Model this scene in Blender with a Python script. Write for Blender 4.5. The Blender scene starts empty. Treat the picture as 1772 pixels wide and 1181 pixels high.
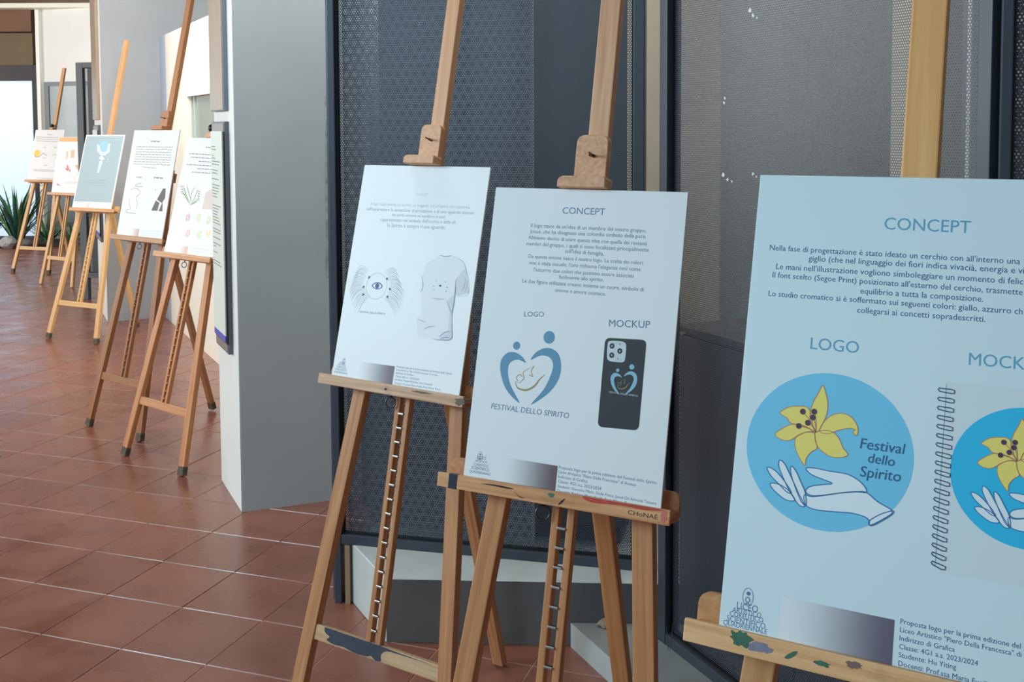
import bpy, bmesh, math, random
from mathutils import Vector, Matrix
from mathutils.geometry import tessellate_polygon
random.seed(7)
S = bpy.context.scene
COL = S.collection
R = math.radians
# ------------------------------------------------------------------ camera
FPX, CPX, CPY, PITCH, ROLL, EYE = 1899.675, 886.0, 332.959, 0.06014, -0.00459, 1.63118
fw = Vector((0, math.cos(PITCH), -math.sin(PITCH))); up0 = Vector((0, math.sin(PITCH), math.cos(PITCH))); rt0 = Vector((1, 0, 0))
rt = rt0*math.cos(ROLL) + up0*math.sin(ROLL); up = -rt0*math.sin(ROLL) + up0*math.cos(ROLL)
cd = bpy.data.cameras.new('camera'); cam = bpy.data.objects.new('camera', cd); COL.objects.link(cam)
cam.matrix_world = Matrix(((rt.x, up.x, -fw.x, 0), (rt.y, up.y, -fw.y, 0), (rt.z, up.z, -fw.z, EYE), (0, 0, 0, 1)))
cd.sensor_fit = 'HORIZONTAL'; cd.sensor_width = 36.0; cd.lens = FPX/1772*36.0
cd.shift_x = 0.0; cd.shift_y = -(590.5-CPY)/1772.0
cd.clip_start = 0.05; cd.clip_end = 200
S.camera = cam
def ray(px, py): return fw + rt*((px-CPX)/FPX) - up*((py-CPY)/FPX)
# ------------------------------------------------------------------ world, lights, exposure
W = bpy.data.worlds.new('world'); S.world = W; W.use_nodes = True
bg = W.node_tree.nodes['Background']; bg.inputs[0].default_value = (0.72, 0.86, 1.0, 1); bg.inputs[1].default_value = 0.20
def area(name, loc, target, sx, sy, power, color):
    l = bpy.data.lights.new(name, 'AREA'); l.shape = 'RECTANGLE'; l.size = sx; l.size_y = sy; l.energy = power; l.color = color
    o = bpy.data.objects.new(name, l); COL.objects.link(o); o.location = loc
    o.rotation_euler = (Vector(target)-Vector(loc)).to_track_quat('-Z', 'Y').to_euler(); return o
area('window_light_near', (-5.0, 1.2, 2.9), (0.0, 2.2, 1.2), 2.0, 1.3, 160, (0.60, 0.86, 1.0))
area('fill_light_behind', (-2.4, -1.6, 2.7), (0.5, 1.1, 1.1), 1.4, 1.2, 36, (0.60, 0.87, 1.0))  # added fill lamp that brightens and cools the lily poster, no real window
area('window_light_side', (-6.6, 4.2, 2.3), (-1.0, 5.8, 0.9), 5.0, 2.2, 112, (1.0, 0.98, 0.94))
area('window_light_far', (-10.5, 10.5, 2.4), (-4.0, 11.5, 1.0), 6.0, 2.4, 360, (1.0, 0.99, 0.96))
area('overhead_fill_near', (-0.95, 3.60, 3.38), (-0.75, 4.7, 2.0), 1.3, 0.5, 50, (0.92, 1.0, 0.97))  # added lamp under the closed ceiling, lightens the top of the near wing wall
area('overhead_fill_middle', (-2.7, 7.0, 3.38), (-2.9, 9.2, 1.4), 1.8, 1.4, 112, (0.98, 0.99, 1.0))  # added overhead lamp to brighten the grey front of the middle wing wall
area('overhead_fill_far', (-5.6, 13.2, 3.38), (-5.8, 15.8, 1.4), 2.2, 1.2, 84, (0.96, 1.0, 0.99))  # added overhead lamp that lifts the white far wall
area('overhead_fill_behind_screens', (1.0, 4.5, 3.38), (0.8, 4.4, 0.6), 2.8, 0.6, 66, (0.97, 0.99, 1.0))  # unseen lamp added above to light the space behind the screens
S.view_settings.view_transform = 'Standard'; S.view_settings.look = 'None'; S.view_settings.gamma = 1.0
S.view_settings.use_curve_mapping = False; S.view_settings.exposure = 0.08
S.cycles.transparent_max_bounces = 16
# ------------------------------------------------------------------ materials
def srgb(r, g, b):
    f = lambda c: c/12.92 if c <= .04045 else ((c+.055)/1.055)**2.4
    return (f(r/255), f(g/255), f(b/255), 1)
MATS = {}
def mat(name, col, rough=.6, metal=0., noise=None, emit=None, bump=None, spec=.5, coat=0.):
    if name in MATS: return MATS[name]
    m = bpy.data.materials.new(name); m.use_nodes = True; nt = m.node_tree; b = nt.nodes['Principled BSDF']
    b.inputs['Base Color'].default_value = col; b.inputs['Roughness'].default_value = rough; b.inputs['Metallic'].default_value = metal
    b.inputs['Specular IOR Level'].default_value = spec; b.inputs['Coat Weight'].default_value = coat
    if noise:
        sc, amt = noise
        tc = nt.nodes.new('ShaderNodeTexCoord'); n = nt.nodes.new('ShaderNodeTexNoise'); n.inputs['Scale'].default_value = sc; n.inputs['Detail'].default_value = 5
        mx = nt.nodes.new('ShaderNodeMix'); mx.data_type = 'RGBA'; mx.blend_type = 'MULTIPLY'; mx.inputs[0].default_value = 1
        rp = nt.nodes.new('ShaderNodeMapRange'); rp.inputs[1].default_value = .3; rp.inputs[2].default_value = .7; rp.inputs[3].default_value = 1-amt; rp.inputs[4].default_value = 1+amt*.5
        nt.links.new(tc.outputs['Object'], n.inputs['Vector']); nt.links.new(n.outputs[0], rp.inputs[0]); nt.links.new(rp.outputs[0], mx.inputs[7]); mx.inputs[6].default_value = col
        nt.links.new(mx.outputs[2], b.inputs['Base Color'])
    if bump:
        tc = nt.nodes.new('ShaderNodeTexCoord'); n = nt.nodes.new('ShaderNodeTexNoise'); n.inputs['Scale'].default_value = bump[0]
        bp = nt.nodes.new('ShaderNodeBump'); bp.inputs['Strength'].default_value = bump[1]; bp.inputs['Distance'].default_value = .002
        nt.links.new(tc.outputs['Object'], n.inputs['Vector']); nt.links.new(n.outputs[0], bp.inputs['Height']); nt.links.new(bp.outputs[0], b.inputs['Normal'])
    if emit:
        b.inputs['Emission Color'].default_value = emit[0]; b.inputs['Emission Strength'].default_value = emit[1]
    MATS[name] = m; return m
def wood(name, c1, c2, rough=.5, wear=0., wearcol=(.08, .07, .06, 1)):
    if name in MATS: return MATS[name]
    m = bpy.data.materials.new(name); m.use_nodes = True; nt = m.node_tree; L = nt.links.new; b = nt.nodes['Principled BSDF']
    b.inputs['Roughness'].default_value = rough
    tc = nt.nodes.new('ShaderNodeTexCoord'); oi = nt.nodes.new('ShaderNodeObjectInfo')
    mp = nt.nodes.new('ShaderNodeMapping'); mp.inputs['Scale'].default_value = (95, 95, 3.5)
    ad = nt.nodes.new('ShaderNodeVectorMath'); ad.operation = 'ADD'
    mu = nt.nodes.new('ShaderNodeMath'); mu.operation = 'MULTIPLY'; mu.inputs[1].default_value = 37.
    L(oi.outputs['Random'], mu.inputs[0]); L(tc.outputs['Object'], mp.inputs[0]); L(mp.outputs[0], ad.inputs[0]); L(mu.outputs[0], ad.inputs[1])
    n = nt.nodes.new('ShaderNodeTexNoise'); n.inputs['Scale'].default_value = 1.; n.inputs['Detail'].default_value = 6; n.inputs['Distortion'].default_value = .4
    L(ad.outputs[0], n.inputs['Vector'])
    cr = nt.nodes.new('ShaderNodeValToRGB'); cr.color_ramp.elements[0].position = .33; cr.color_ramp.elements[1].position = .68
    cr.color_ramp.elements[0].color = c2; cr.color_ramp.elements[1].color = c1
    L(n.outputs[0], cr.inputs[0]); last = cr.outputs[0]
    if wear:
        n2 = nt.nodes.new('ShaderNodeTexNoise'); n2.inputs['Scale'].default_value = 14; n2.inputs['Detail'].default_value = 8; n2.inputs['Roughness'].default_value = .7
        L(tc.outputs['Object'], n2.inputs['Vector'])
        mr = nt.nodes.new('ShaderNodeMapRange'); mr.inputs[1].default_value = .52; mr.inputs[2].default_value = .75; mr.inputs[4].default_value = wear
        L(n2.outputs[0], mr.inputs[0])
        mx = nt.nodes.new('ShaderNodeMix'); mx.data_type = 'RGBA'; L(mr.outputs[0], mx.inputs[0]); L(last, mx.inputs[6]); mx.inputs[7].default_value = wearcol; last = mx.outputs[2]
    L(last, b.inputs['Base Color'])
    bp = nt.nodes.new('ShaderNodeBump'); bp.inputs['Strength'].default_value = .12; bp.inputs['Distance'].default_value = .001
    L(n.outputs[0], bp.inputs['Height']); L(bp.outputs[0], b.inputs['Normal'])
    MATS[name] = m; return m
def perforated(name, pitch, r, col):
    m = bpy.data.materials.new(name); m.use_nodes = True; nt = m.node_tree; L = nt.links.new; b = nt.nodes['Principled BSDF']; out = nt.nodes['Material Output']
    b.inputs['Base Color'].default_value = col; b.inputs['Roughness'].default_value = .42; b.inputs['Metallic'].default_value = 0.2
    tc = nt.nodes.new('ShaderNodeTexCoord'); sx = nt.nodes.new('ShaderNodeSeparateXYZ'); L(tc.outputs['Object'], sx.inputs[0])
    def M(op, a, bb=None):
        q = nt.nodes.new('ShaderNodeMath'); q.operation = op
        for i, v in enumerate((a, bb)):
            if v is None: continue
            if isinstance(v, (int, float)): q.inputs[i].default_value = v
            else: L(v, q.inputs[i])
        return q.outputs[0]
    X = M('DIVIDE', sx.outputs['X'], pitch); Z = M('DIVIDE', sx.outputs['Z'], pitch*1.7320508)
    def dist(off):
        fx = M('SUBTRACT', M('FRACT', M('ADD', X, off)), .5)
        fz = M('MULTIPLY', M('SUBTRACT', M('FRACT', M('ADD', Z, off)), .5), 1.7320508)
        return M('SQRT', M('ADD', M('MULTIPLY', fx, fx), M('MULTIPLY', fz, fz)))
    d = M('MINIMUM', dist(0.), dist(.5)); hole = M('LESS_THAN', d, r/pitch)
    t = nt.nodes.new('ShaderNodeBsdfTransparent'); mx = nt.nodes.new('ShaderNodeMixShader')
    L(hole, mx.inputs[0]); L(b.outputs[0], mx.inputs[1]); L(t.outputs[0], mx.inputs[2]); L(mx.outputs[0], out.inputs['Surface'])
    MATS[name] = m; return m
# ------------------------------------------------------------------ mesh helpers
def link(name, me, parent=None, mats=(), M=None):
    o = bpy.data.objects.new(name, me); COL.objects.link(o)
    if not isinstance(mats, (list, tuple)): mats = [mats]
    for m in mats:
        if m.name not in [q.name for q in me.materials if q]: me.materials.append(m)
    if parent: o.parent = parent
    if M is not None: o.matrix_local = M
    return o
def mesh(name, verts, faces, mi=None, smooth=False):
    me = bpy.data.meshes.new(name); me.from_pydata([tuple(v) for v in verts], [], faces); 
    if mi: me.polygons.foreach_set('material_index', mi)
    if smooth: me.polygons.foreach_set('use_smooth', [True]*len(me.polygons))
    me.update(); return me
def bm_mesh(name, bm, smooth=False):
    me = bpy.data.meshes.new(name); bm.normal_update()
    if smooth:
        for f in bm.faces: f.smooth = True
    bm.to_mesh(me); bm.free(); return me
def box_bm(bm, x0, x1, y0, y1, z0, z1, M=None, bevel=0.):
    r = bmesh.ops.create_cube(bm, size=1.); vs = r['verts']
    bmesh.ops.transform(bm, matrix=Matrix.Translation(((x0+x1)/2, (y0+y1)/2, (z0+z1)/2)) @ Matrix.Diagonal((x1-x0, y1-y0, z1-z0, 1)), verts=vs)
    if bevel:
        es = list({e for v in vs for e in v.link_edges}); rr = bmesh.ops.bevel(bm, geom=es, offset=bevel, segments=2, profile=.6, affect='EDGES')
        vs = list({v for f in rr['faces'] for v in f.verts} | {v for v in vs if v.is_valid})
    if M is not None: bmesh.ops.transform(bm, matrix=M, verts=vs)
    return vs
def box(name, x0, x1, y0, y1, z0, z1, m, parent=None, M=None, bevel=0.):
    bm = bmesh.new(); box_bm(bm, x0, x1, y0, y1, z0, z1, None, bevel); return link(name, bm_mesh(name, bm), parent, m, M)
def prism_bm(bm, pts, z0, z1):
    b = [bm.verts.new((p[0], p[1], z0)) for p in pts]; t = [bm.verts.new((p[0], p[1], z1)) for p in pts]; n = len(pts)
    for i in range(n): bm.faces.new((b[i], b[(i+1) % n], t[(i+1) % n], t[i]))
    bm.faces.new(list(reversed(b))); bm.faces.new(t)
    bmesh.ops.recalc_face_normals(bm, faces=bm.faces)
def prism(name, pts, z0, z1, m, parent=None, M=None, bevel=0.):
    bm = bmesh.new(); prism_bm(bm, pts, z0, z1)
    if bevel: bmesh.ops.bevel(bm, geom=list(bm.edges), offset=bevel, segments=2, affect='EDGES')
    return link(name, bm_mesh(name, bm), parent, m, M)
def beam(name, p0, p1, w, d, m, parent, xdir=(1, 0, 0), bevel=.0025, w1=None):
    """square-section timber from p0 to p1, its own z axis along the grain"""
    p0 = Vector(p0); p1 = Vector(p1); z = (p1-p0); L = z.length; z.normalize(); x = Vector(xdir); x = (x - z*x.dot(z)).normalized(); y = z.cross(x)
    M = Matrix(((x.x, y.x, z.x, p0.x), (x.y, y.y, z.y, p0.y), (x.z, y.z, z.z, p0.z), (0, 0, 0, 1)))
    bm = bmesh.new(); box_bm(bm, -w/2, w/2, -d/2, d/2, 0, L, None, bevel)
    if w1:
        for v in bm.verts: v.co.x *= 1+(w1/w-1)*v.co.z/L
    return link(name, bm_mesh(name, bm), parent, m, M)
def torus_bm(bm, R0, r, M, n=20, k=8, arc=2*math.pi):
    vs = []
    closed = arc > 6.28; N = n if closed else n+1
    for i in range(N):
        a = arc*i/n
        for j in range(k):
            b = 2*math.pi*j/k
            vs.append(bm.verts.new(M @ Vector(((R0+r*math.cos(b))*math.cos(a), (R0+r*math.cos(b))*math.sin(a), r*math.sin(b)))))
    for i in range(n if closed else n):
        i2 = (i+1) % N
        if not closed and i2 == 0: break
        for j in range(k):
            bm.faces.new((vs[i*k+j], vs[i2*k+j], vs[i2*k+(j+1) % k], vs[i*k+(j+1) % k]))
def cyl_bm(bm, p0, p1, r0, r1=None, n=14):
    p0 = Vector(p0); p1 = Vector(p1); q = (p1-p0).to_track_quat('Z', 'Y').to_matrix().to_4x4(); L = (p1-p0).length
    r = bmesh.ops.create_cone(bm, cap_ends=True, segments=n, radius1=r0, radius2=r0 if r1 is None else r1, depth=L)
    bmesh.ops.transform(bm, matrix=Matrix.Translation((p0+p1)/2) @ q, verts=r['verts']); return r['verts']
def empty(name, loc, rz=0.):
    o = bpy.data.objects.new(name, None); COL.objects.link(o); o.location = loc; o.rotation_euler = (0, 0, rz); o.empty_display_size = .1; return o
def tag(o, label, cat, group=None):
    o['label'] = label; o['category'] = cat
    if group: o['group'] = group
    return o
def struct(o): o['kind'] = 'structure'; return o
def vdir(deg): return Vector((math.cos(R(deg)), math.sin(R(deg)), 0))
# ------------------------------------------------------------------ palette
M_GRAY = mat('gray_wall_paint', srgb(168, 171, 172), .62, noise=(2.2, .07), bump=(60, .15))
M_WHITE = mat('white_wall_paint', srgb(226, 226, 220), .6, noise=(2.5, .04), bump=(70, .12))
M_CREAM = mat('cream_panel_paint', srgb(236, 230, 214), .55)
M_BEIGE = mat('beige_plaster', srgb(222, 208, 186), .7, noise=(3, .12))
M_BACK = mat('gray_green_plaster', srgb(150, 155, 148), .7, noise=(1.5, .1))
M_DARKBACK = mat('dark_wainscot', srgb(52, 50, 50), .55, noise=(3, .1))
M_FRAME = mat('anthracite_steel', srgb(66, 72, 82), .38, .15, noise=(8, .06))
M_FRAMEL = mat('grey_steel', srgb(104, 110, 114), .4, .1)
M_BLACK = mat('black_gasket', srgb(18, 19, 22), .5)
M_MESH = perforated('perforated_steel', .0068, .00225, srgb(70, 77, 88))
M_MESH2 = perforated('perforated_steel_back', .0089, .0027, srgb(196, 204, 214))  # rear sheet's colour lightened to look lit, as no light falls between the sheets
M_MESHF = perforated('perforated_steel_far', .012, .0042, srgb(120, 126, 128))
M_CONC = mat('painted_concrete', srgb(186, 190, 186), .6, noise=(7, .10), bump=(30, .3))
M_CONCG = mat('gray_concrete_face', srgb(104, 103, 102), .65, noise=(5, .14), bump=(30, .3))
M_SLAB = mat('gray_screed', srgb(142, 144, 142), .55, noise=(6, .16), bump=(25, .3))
M_BROWN = mat('brown_timber_ceiling', srgb(112, 76, 50), .6, noise=(4, .15))
M_BROWN2 = mat('olive_brown_timber', srgb(104, 84, 54), .6, noise=(4, .15))
M_BROWND = mat('dark_brown_beam', srgb(96, 58, 36), .6, noise=(4, .15))
M_STEEL = mat('zinc_steel', srgb(190, 190, 186), .3, 1.)
M_STEELD = mat('dark_steel', srgb(90, 90, 92), .35, 1.)
M_KNOB = mat('black_plastic', srgb(24, 22, 22), .4)
M_RUB = mat('dirty_leg_tip', srgb(92, 80, 66), .8, noise=(60, .4))
M_BLOT = mat('dark_paint_stain', srgb(52, 58, 74), .5, noise=(40, .3))
M_RED = mat('red_paint_stain', srgb(196, 62, 44), .5, noise=(60, .25))
M_GREEN = mat('green_paint_stain', srgb(60, 110, 84), .5, noise=(60, .3))
M_VIOL = mat('violet_paint_stain', srgb(132, 128, 150), .5, noise=(60, .2))
M_TAPE = mat('black_tape', srgb(30, 34, 52), .35)
M_PENCIL = mat('dark_scratch', srgb(44, 36, 30), .7)
WOODS = {
 'near': (wood('beech_orange', srgb(208, 144, 94), srgb(178, 114, 68)), wood('beech_orange_worn', srgb(226, 166, 112), srgb(190, 126, 78), wear=.4, wearcol=srgb(110, 84, 62)), wood('beech_pink', srgb(230, 176, 134), srgb(202, 144, 104))),
 'pale': (wood('beech_tan', srgb(206, 152, 98), srgb(188, 130, 78)), wood('beech_pale_worn', srgb(244, 190, 134), srgb(208, 146, 90), wear=.5, wearcol=srgb(120, 100, 76)), wood('beech_yellow', srgb(240, 180, 112), srgb(226, 160, 92))),
 'grey': (wood('beech_brown', srgb(202, 142, 94), srgb(170, 110, 66)), wood('beech_grey_worn', srgb(216, 174, 136), srgb(172, 130, 96), wear=.6, wearcol=srgb(104, 92, 82)), wood('beech_pink2', srgb(222, 168, 124), srgb(204, 146, 102))),
 'dark': (wood('beech_dark', srgb(168, 112, 68), srgb(140, 88, 50), wear=.3), wood('beech_dark_worn', srgb(196, 150, 106), srgb(170, 122, 80), wear=.4), wood('beech_dark_mast', srgb(196, 134, 84), srgb(176, 112, 66))),
 'far': (wood('beech_light', srgb(222, 178, 118), srgb(204, 156, 96)), wood('beech_light_worn', srgb(216, 164, 112), srgb(190, 136, 88), wear=.3), wood('beech_light_mast', srgb(212, 164, 112), srgb(194, 142, 92))),
}
# ------------------------------------------------------------------ FLOOR: terracotta tiles
def tile_mat():
    m = bpy.data.materials.new('terracotta_tile'); m.use_nodes = True; nt = m.node_tree; L = nt.links.new; b = nt.nodes['Principled BSDF']
    oi = nt.nodes.new('ShaderNodeObjectInfo'); geo = nt.nodes.new('ShaderNodeNewGeometry')
    n = nt.nodes.new('ShaderNodeTexNoise'); n.inputs['Scale'].default_value = 5; n.inputs['Detail'].default_value = 5
    L(geo.outputs['Position'], n.inputs['Vector'])
    cr = nt.nodes.new('ShaderNodeValToRGB'); e = cr.color_ramp.elements; e[0].position = .3; e[1].position = .72
    e[0].color = srgb(128, 77, 62); e[1].color = srgb(148, 94, 77); L(n.outputs[0], cr.inputs[0])
    hv = nt.nodes.new('ShaderNodeHueSaturation'); mr = nt.nodes.new('ShaderNodeMapRange'); mr.inputs[3].default_value = .9; mr.inputs[4].default_value = 1.1
    L(oi.outputs['Random'], mr.inputs[0]); L(mr.outputs[0], hv.inputs['Value']); L(cr.outputs[0], hv.inputs['Color']); L(hv.outputs[0], b.inputs['Base Color'])
    rr = nt.nodes.new('ShaderNodeMapRange'); rr.inputs[1].default_value = .3; rr.inputs[2].default_value = .7; rr.inputs[3].default_value = .22; rr.inputs[4].default_value = .36; b.inputs['Specular IOR Level'].default_value = .75
    L(n.outputs[0], rr.inputs[0]); L(rr.outputs[0], b.inputs['Roughness'])
    n2 = nt.nodes.new('ShaderNodeTexNoise'); n2.inputs['Scale'].default_value = 9; L(geo.outputs['Position'], n2.inputs['Vector'])
    bp = nt.nodes.new('ShaderNodeBump'); bp.inputs['Strength'].default_value = .16; bp.inputs['Distance'].default_value = .004; L(n2.outputs[0], bp.inputs['Height']); L(bp.outputs[0], b.inputs['Normal'])
    return m
M_TILE = tile_mat(); M_GROUT = mat('pale_grout', srgb(176, 128, 108), .85, noise=(12, .3))
floor = struct(box('floor', -13, 6.5, -4, 22, -.10, -.0022, M_GROUT))
TA = R(-19.3); TS = .3135; TO = (-2.135, 2.668)
ta = Vector((math.cos(TA), math.sin(TA))); tb = Vector((-ta.y, ta.x))
def tile_bm(bm, cx, cy, hz, tilt=(0, 0)):
    h = TS/2-.0022; c = .0012
    P = []
    for s, z in ((h, 0.), (h-c, 1.)):
        for a, b in ((-1, -1), (1, -1), (1, 1), (-1, 1)):
            x = cx+ta.x*a*s+tb.x*b*s; y = cy+ta.y*a*s+tb.y*b*s
            P.append(bm.verts.new((x, y, (-.0020 if z == 0 else hz+tilt[0]*a+tilt[1]*b))))
    for i in range(4): bm.faces.new((P[i], P[(i+1) % 4], P[4+(i+1) % 4], P[4+i]))
    bm.faces.new(P[4:8])
def in_view(x, y, marg=.35):
    if y < 1: return False
    if abs(x)/y > .4664+marg/y: return False
    d = Vector((x, y, -EYE)); py = CPY - FPX*d.dot(up)/d.dot(fw)
    return py < 1181+120
def hidden(x, y):  # ground behind the wing walls, plinths and screens
    p = Vector((x, y)); q = Vector((-1.153, 4.569)); ax = Vector((-.4215, .9068)); nn = Vector((.9068, .4215))
    e = (p-q).dot(nn)
    return e > .45 and y > 3.3
cand = []; rest = []
for i in range(-40, 40):
    for j in range(-24, 62):
        c = Vector(TO)+ta*(TS*(i+.5))+tb*(TS*(j+.5))
        if not (-12.6 < c.x < 6.2 and -3.7 < c.y < 21.6): continue
        (cand if in_view(c.x, c.y) and not hidden(c.x, c.y) else rest).append(c)
cand.sort(key=lambda c: c.length); rest += cand[298:]; cand = cand[:298]
bm = bmesh.new(); tile_bm(bm, 0, 0, 0); tme = bm_mesh('tile', bm); tme.materials.append(M_TILE)
tvar = [tme]
for k in range(5):
    bm = bmesh.new(); tile_bm(bm, 0, 0, random.uniform(-.0006, .0006), (random.uniform(-.0004, .0004), random.uniform(-.0004, .0004))); q = bm_mesh('tile', bm); q.materials.append(M_TILE); tvar.append(q)
for c in cand:
    o = bpy.data.objects.new('tile', random.choice(tvar)); COL.objects.link(o); o.parent = floor; o.location = (c.x, c.y, 0)
bm = bmesh.new()
for c in rest: tile_bm(bm, c.x, c.y, 0)
o = link('distant_tiles', bm_mesh('distant_tiles', bm), floor, M_TILE); o['kind'] = 'stuff'
# ------------------------------------------------------------------ WING WALLS of the bays
def wing(name, corner, front_deg, front_len, side_len, side_deg=114.9, top=3.42, stain=False):
    c = Vector(corner); f = vdir(front_deg); s = vdir(side_deg)
    pts = [c, c+f*front_len, c+f*front_len+s*side_len, c+s*side_len]
    v = [(p.x, p.y, 0) for p in pts]+[(p.x, p.y, top) for p in pts]
    F = [(0, 1, 5, 4), (1, 2, 6, 5), (2, 3, 7, 6), (3, 0, 4, 7), (4, 5, 6, 7)]
    o = link(name, mesh(name, v, F, [0, 1, 1, 1, 1]), None, [M_GRAY, M_WHITE])
    bm = bmesh.new(); bm.from_mesh(o.data); bmesh.ops.bevel(bm, geom=[e for e in bm.edges if abs(e.verts[0].co.z-e.verts[1].co.z) > 1], offset=.004, segments=2, affect='EDGES'); bm.to_mesh(o.data); bm.free()
    return struct(o)
c1 = (-1.1528, 4.5695, 0)
wall_near = wing('wall_near', c1, 22.0, .58, .475)
wall_middle = wing('wall_middle', (-3.41, 9.166, 0), 27.5, 1.6, .86)
# chipped strip near the frame of the first screen
fd = vdir(22.0); fn = Vector((fd.y, -fd.x, 0))
def on_wall(px, py, c, d):
    r = ray(px, py); n = Vector((d.y, -d.x, 0)); k = Vector((c[0], c[1], 0)).dot(n)/Vector((r.x, r.y, 0)).dot(n); q = r*k; return (Vector((q.x-c[0], q.y-c[1], 0)).dot(d), q.z+EYE)
pl = [on_wall(x, y, c1, fd) for x, y in ((561.5, 165), (563.5, 210), (562, 300), (564, 420), (563, 480), (568, 480), (568, 420), (566.5, 300), (566, 210), (564, 165))]
vv = [Vector(c1)+fd*a+fn*.0012+Vector((0, 0, z)) for a, z in pl]
link('paint_chip', mesh('paint_chip', vv, [tuple(range(len(vv)))]), wall_near, mat('chipped_plaster', srgb(160, 162, 162), .8, noise=(40, .4)))
# gray upper wall and white folding panels between the bays
def slab_wall(name, a, b, z0, z1, th, m):
    a = Vector((a[0], a[1], 0)); b = Vector((b[0], b[1], 0)); d = (b-a).normalized(); n = Vector((-d.y, d.x, 0))
    M = Matrix(((d.x, n.x, 0, a.x), (d.y, n.y, 0, a.y), (0, 0, 1, 0), (0, 0, 0, 1)))
    return struct(box(name, 0, (b-a).length, 0, th, z0, z1, m, None, M)), M
# white exhibition partition with a glazed cut-out (ground line from the middle wing to behind the near one)
pa = Vector((-3.0, 9.40, 0)); pb = Vector((-1.20, 5.855, 0)); pd = (pb-pa).normalized(); pn = Vector((-pd.y, pd.x, 0)); PL = (pb-pa).length
if pn.x < 0: pn = -pn
M_P = Matrix(((pd.x, pn.x, 0, pa.x), (pd.y, pn.y, 0, pa.y), (0, 0, 1, 0), (0, 0, 0, 1)))
part = empty('white_partition', pa); part.matrix_world = M_P
tag(part, 'tall cream-white partition with a glazed cut-out between the two grey wing walls', 'partition')
w0 = 1.215; w1 = 2.30; wz0 = 1.18; wz1 = 1.865; top = 2.40
for nm, x0, x1, z0, z1, m in (('edge_post', 0, .31, 0, top, mat('bluish_white_paint', srgb(176, 190, 204), .5)), ('wall_leaf', .315, 1.0, 0, top, M_CREAM),
        ('side_leaf', 1.006, w0, 0, top, M_CREAM), ('upper_panel', w0, PL, wz1, top, M_CREAM), ('lower_panel', w0, PL, 0, wz0, M_CREAM), ('end_leaf', w1, PL, wz0, wz1, M_CREAM)):
    box(nm, x0, x1, 0, .06, z0, z1, m, part, None, .002)
gl = box('glass_pane', w0+.004, w1-.004, .04, .046, wz0+.002, wz1-.002, mat('grey_green_glass', srgb(150, 160, 148), .08, spec=.8), part)
box('window_bar', w0+.10, w0+.125, .028, .04, wz0, wz1, mat('pale_window_bar', srgb(190, 200, 190), .5), part)
box('window_bar', w0+.004, w0+.02, .028, .04, wz0, wz1, mat('pale_window_bar', srgb(190, 200, 190), .5), part)
up_wall, _ = slab_wall('wall_upper', (-1.95, 9.92), (.4, 4.95), 0, 3.42, .08, M_GRAY)
# ------------------------------------------------------------------ notice boards on the white wing faces
def notice_set(corner, a0, a1, a2, base_label, where, sdeg=114.9, paper=True):
    c = Vector(corner); s = vdir(sdeg); n = Vector((-s.y, s.x, 0))
    if n.x > 0: n = -n
    M = Matrix(((s.x, n.x, 0, c.x), (s.y, n.y, 0, c.y), (0, 0, 1, 0), (0, 0, 0, 1)))
    M_CORK = mat('taupe_board', srgb(160, 140, 116), .35, noise=(14, .08)); M_EDGE = mat('blue_grey_edge', srgb(104, 110, 122), .5) if corner is c1 else mat('taupe_edge', srgb(176, 150, 120), .5)
    e = empty('notice_board', c); e.matrix_world = M; tag(e, 'upper taupe notice board on the white side of the '+where, 'notice board')
    box('board_frame', a0, a1, 0.001, .020, 1.703, 2.95, M_EDGE, e, None, .0015); box('board_face', a0+.012, a1-.004, .018, .0225, 1.709, 2.94, M_CORK, e)
    e = empty('notice_board', c); e.matrix_world = M; tag(e, 'lower dark-framed notice board on the white side of the '+where, 'notice board')
    box('board_frame', a0, a2+.02, 0.001, .020, .655, 1.657, mat('dark_board_frame', srgb(92, 94, 104), .5), e, None, .0015)
    box('board_face', a0+.012, a2+.016, .018, .0222, .665, 1.648, mat('grey_board_face', srgb(124, 118, 112), .35), e)
    p = empty('hanging_notice', c); p.matrix_world = M; tag(p, 'long white notice sheet with blue foot on the '+where, 'notice')
    b0 = a0+.006; b1 = a2
    box('paper_sheet', b0, b1, .027, .031, .735, 1.615, mat('notice_paper', srgb(214, 220, 208), .5), p)
    box('blue_strip', b0, b1, .0272, .0312, .708, .735, mat('blue_print', srgb(58, 70, 170), .5), p)
    box('backing_card', b0-.014, b1, .0225, .0268, .700, 1.612, M_KNOB, p)
    v = []; f = []
    rnd = random.Random(3); z = 1.55
    while z > 1.02:
        L = rnd.uniform(.25, .95)*(b1-b0)*.8; x = b1-.02
        if rnd.random() > .22:
            k = len(v); v += [(x, .0314, z), (x-L, .0314, z), (x-L, .0314, z-.004), (x, .0314, z-.004)]; f.append((k, k+1, k+2, k+3))
        z -= .013
    link('printed_text', mesh('printed_text', v, f), p, mat('grey_ink', srgb(120, 124, 118), .6))
notice_set(c1, .118, .441, .392, '', 'near grey wing wall')
notice_set((-3.41, 9.166, 0), .20, .74, .69, '', 'far grey wing wall')
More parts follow.
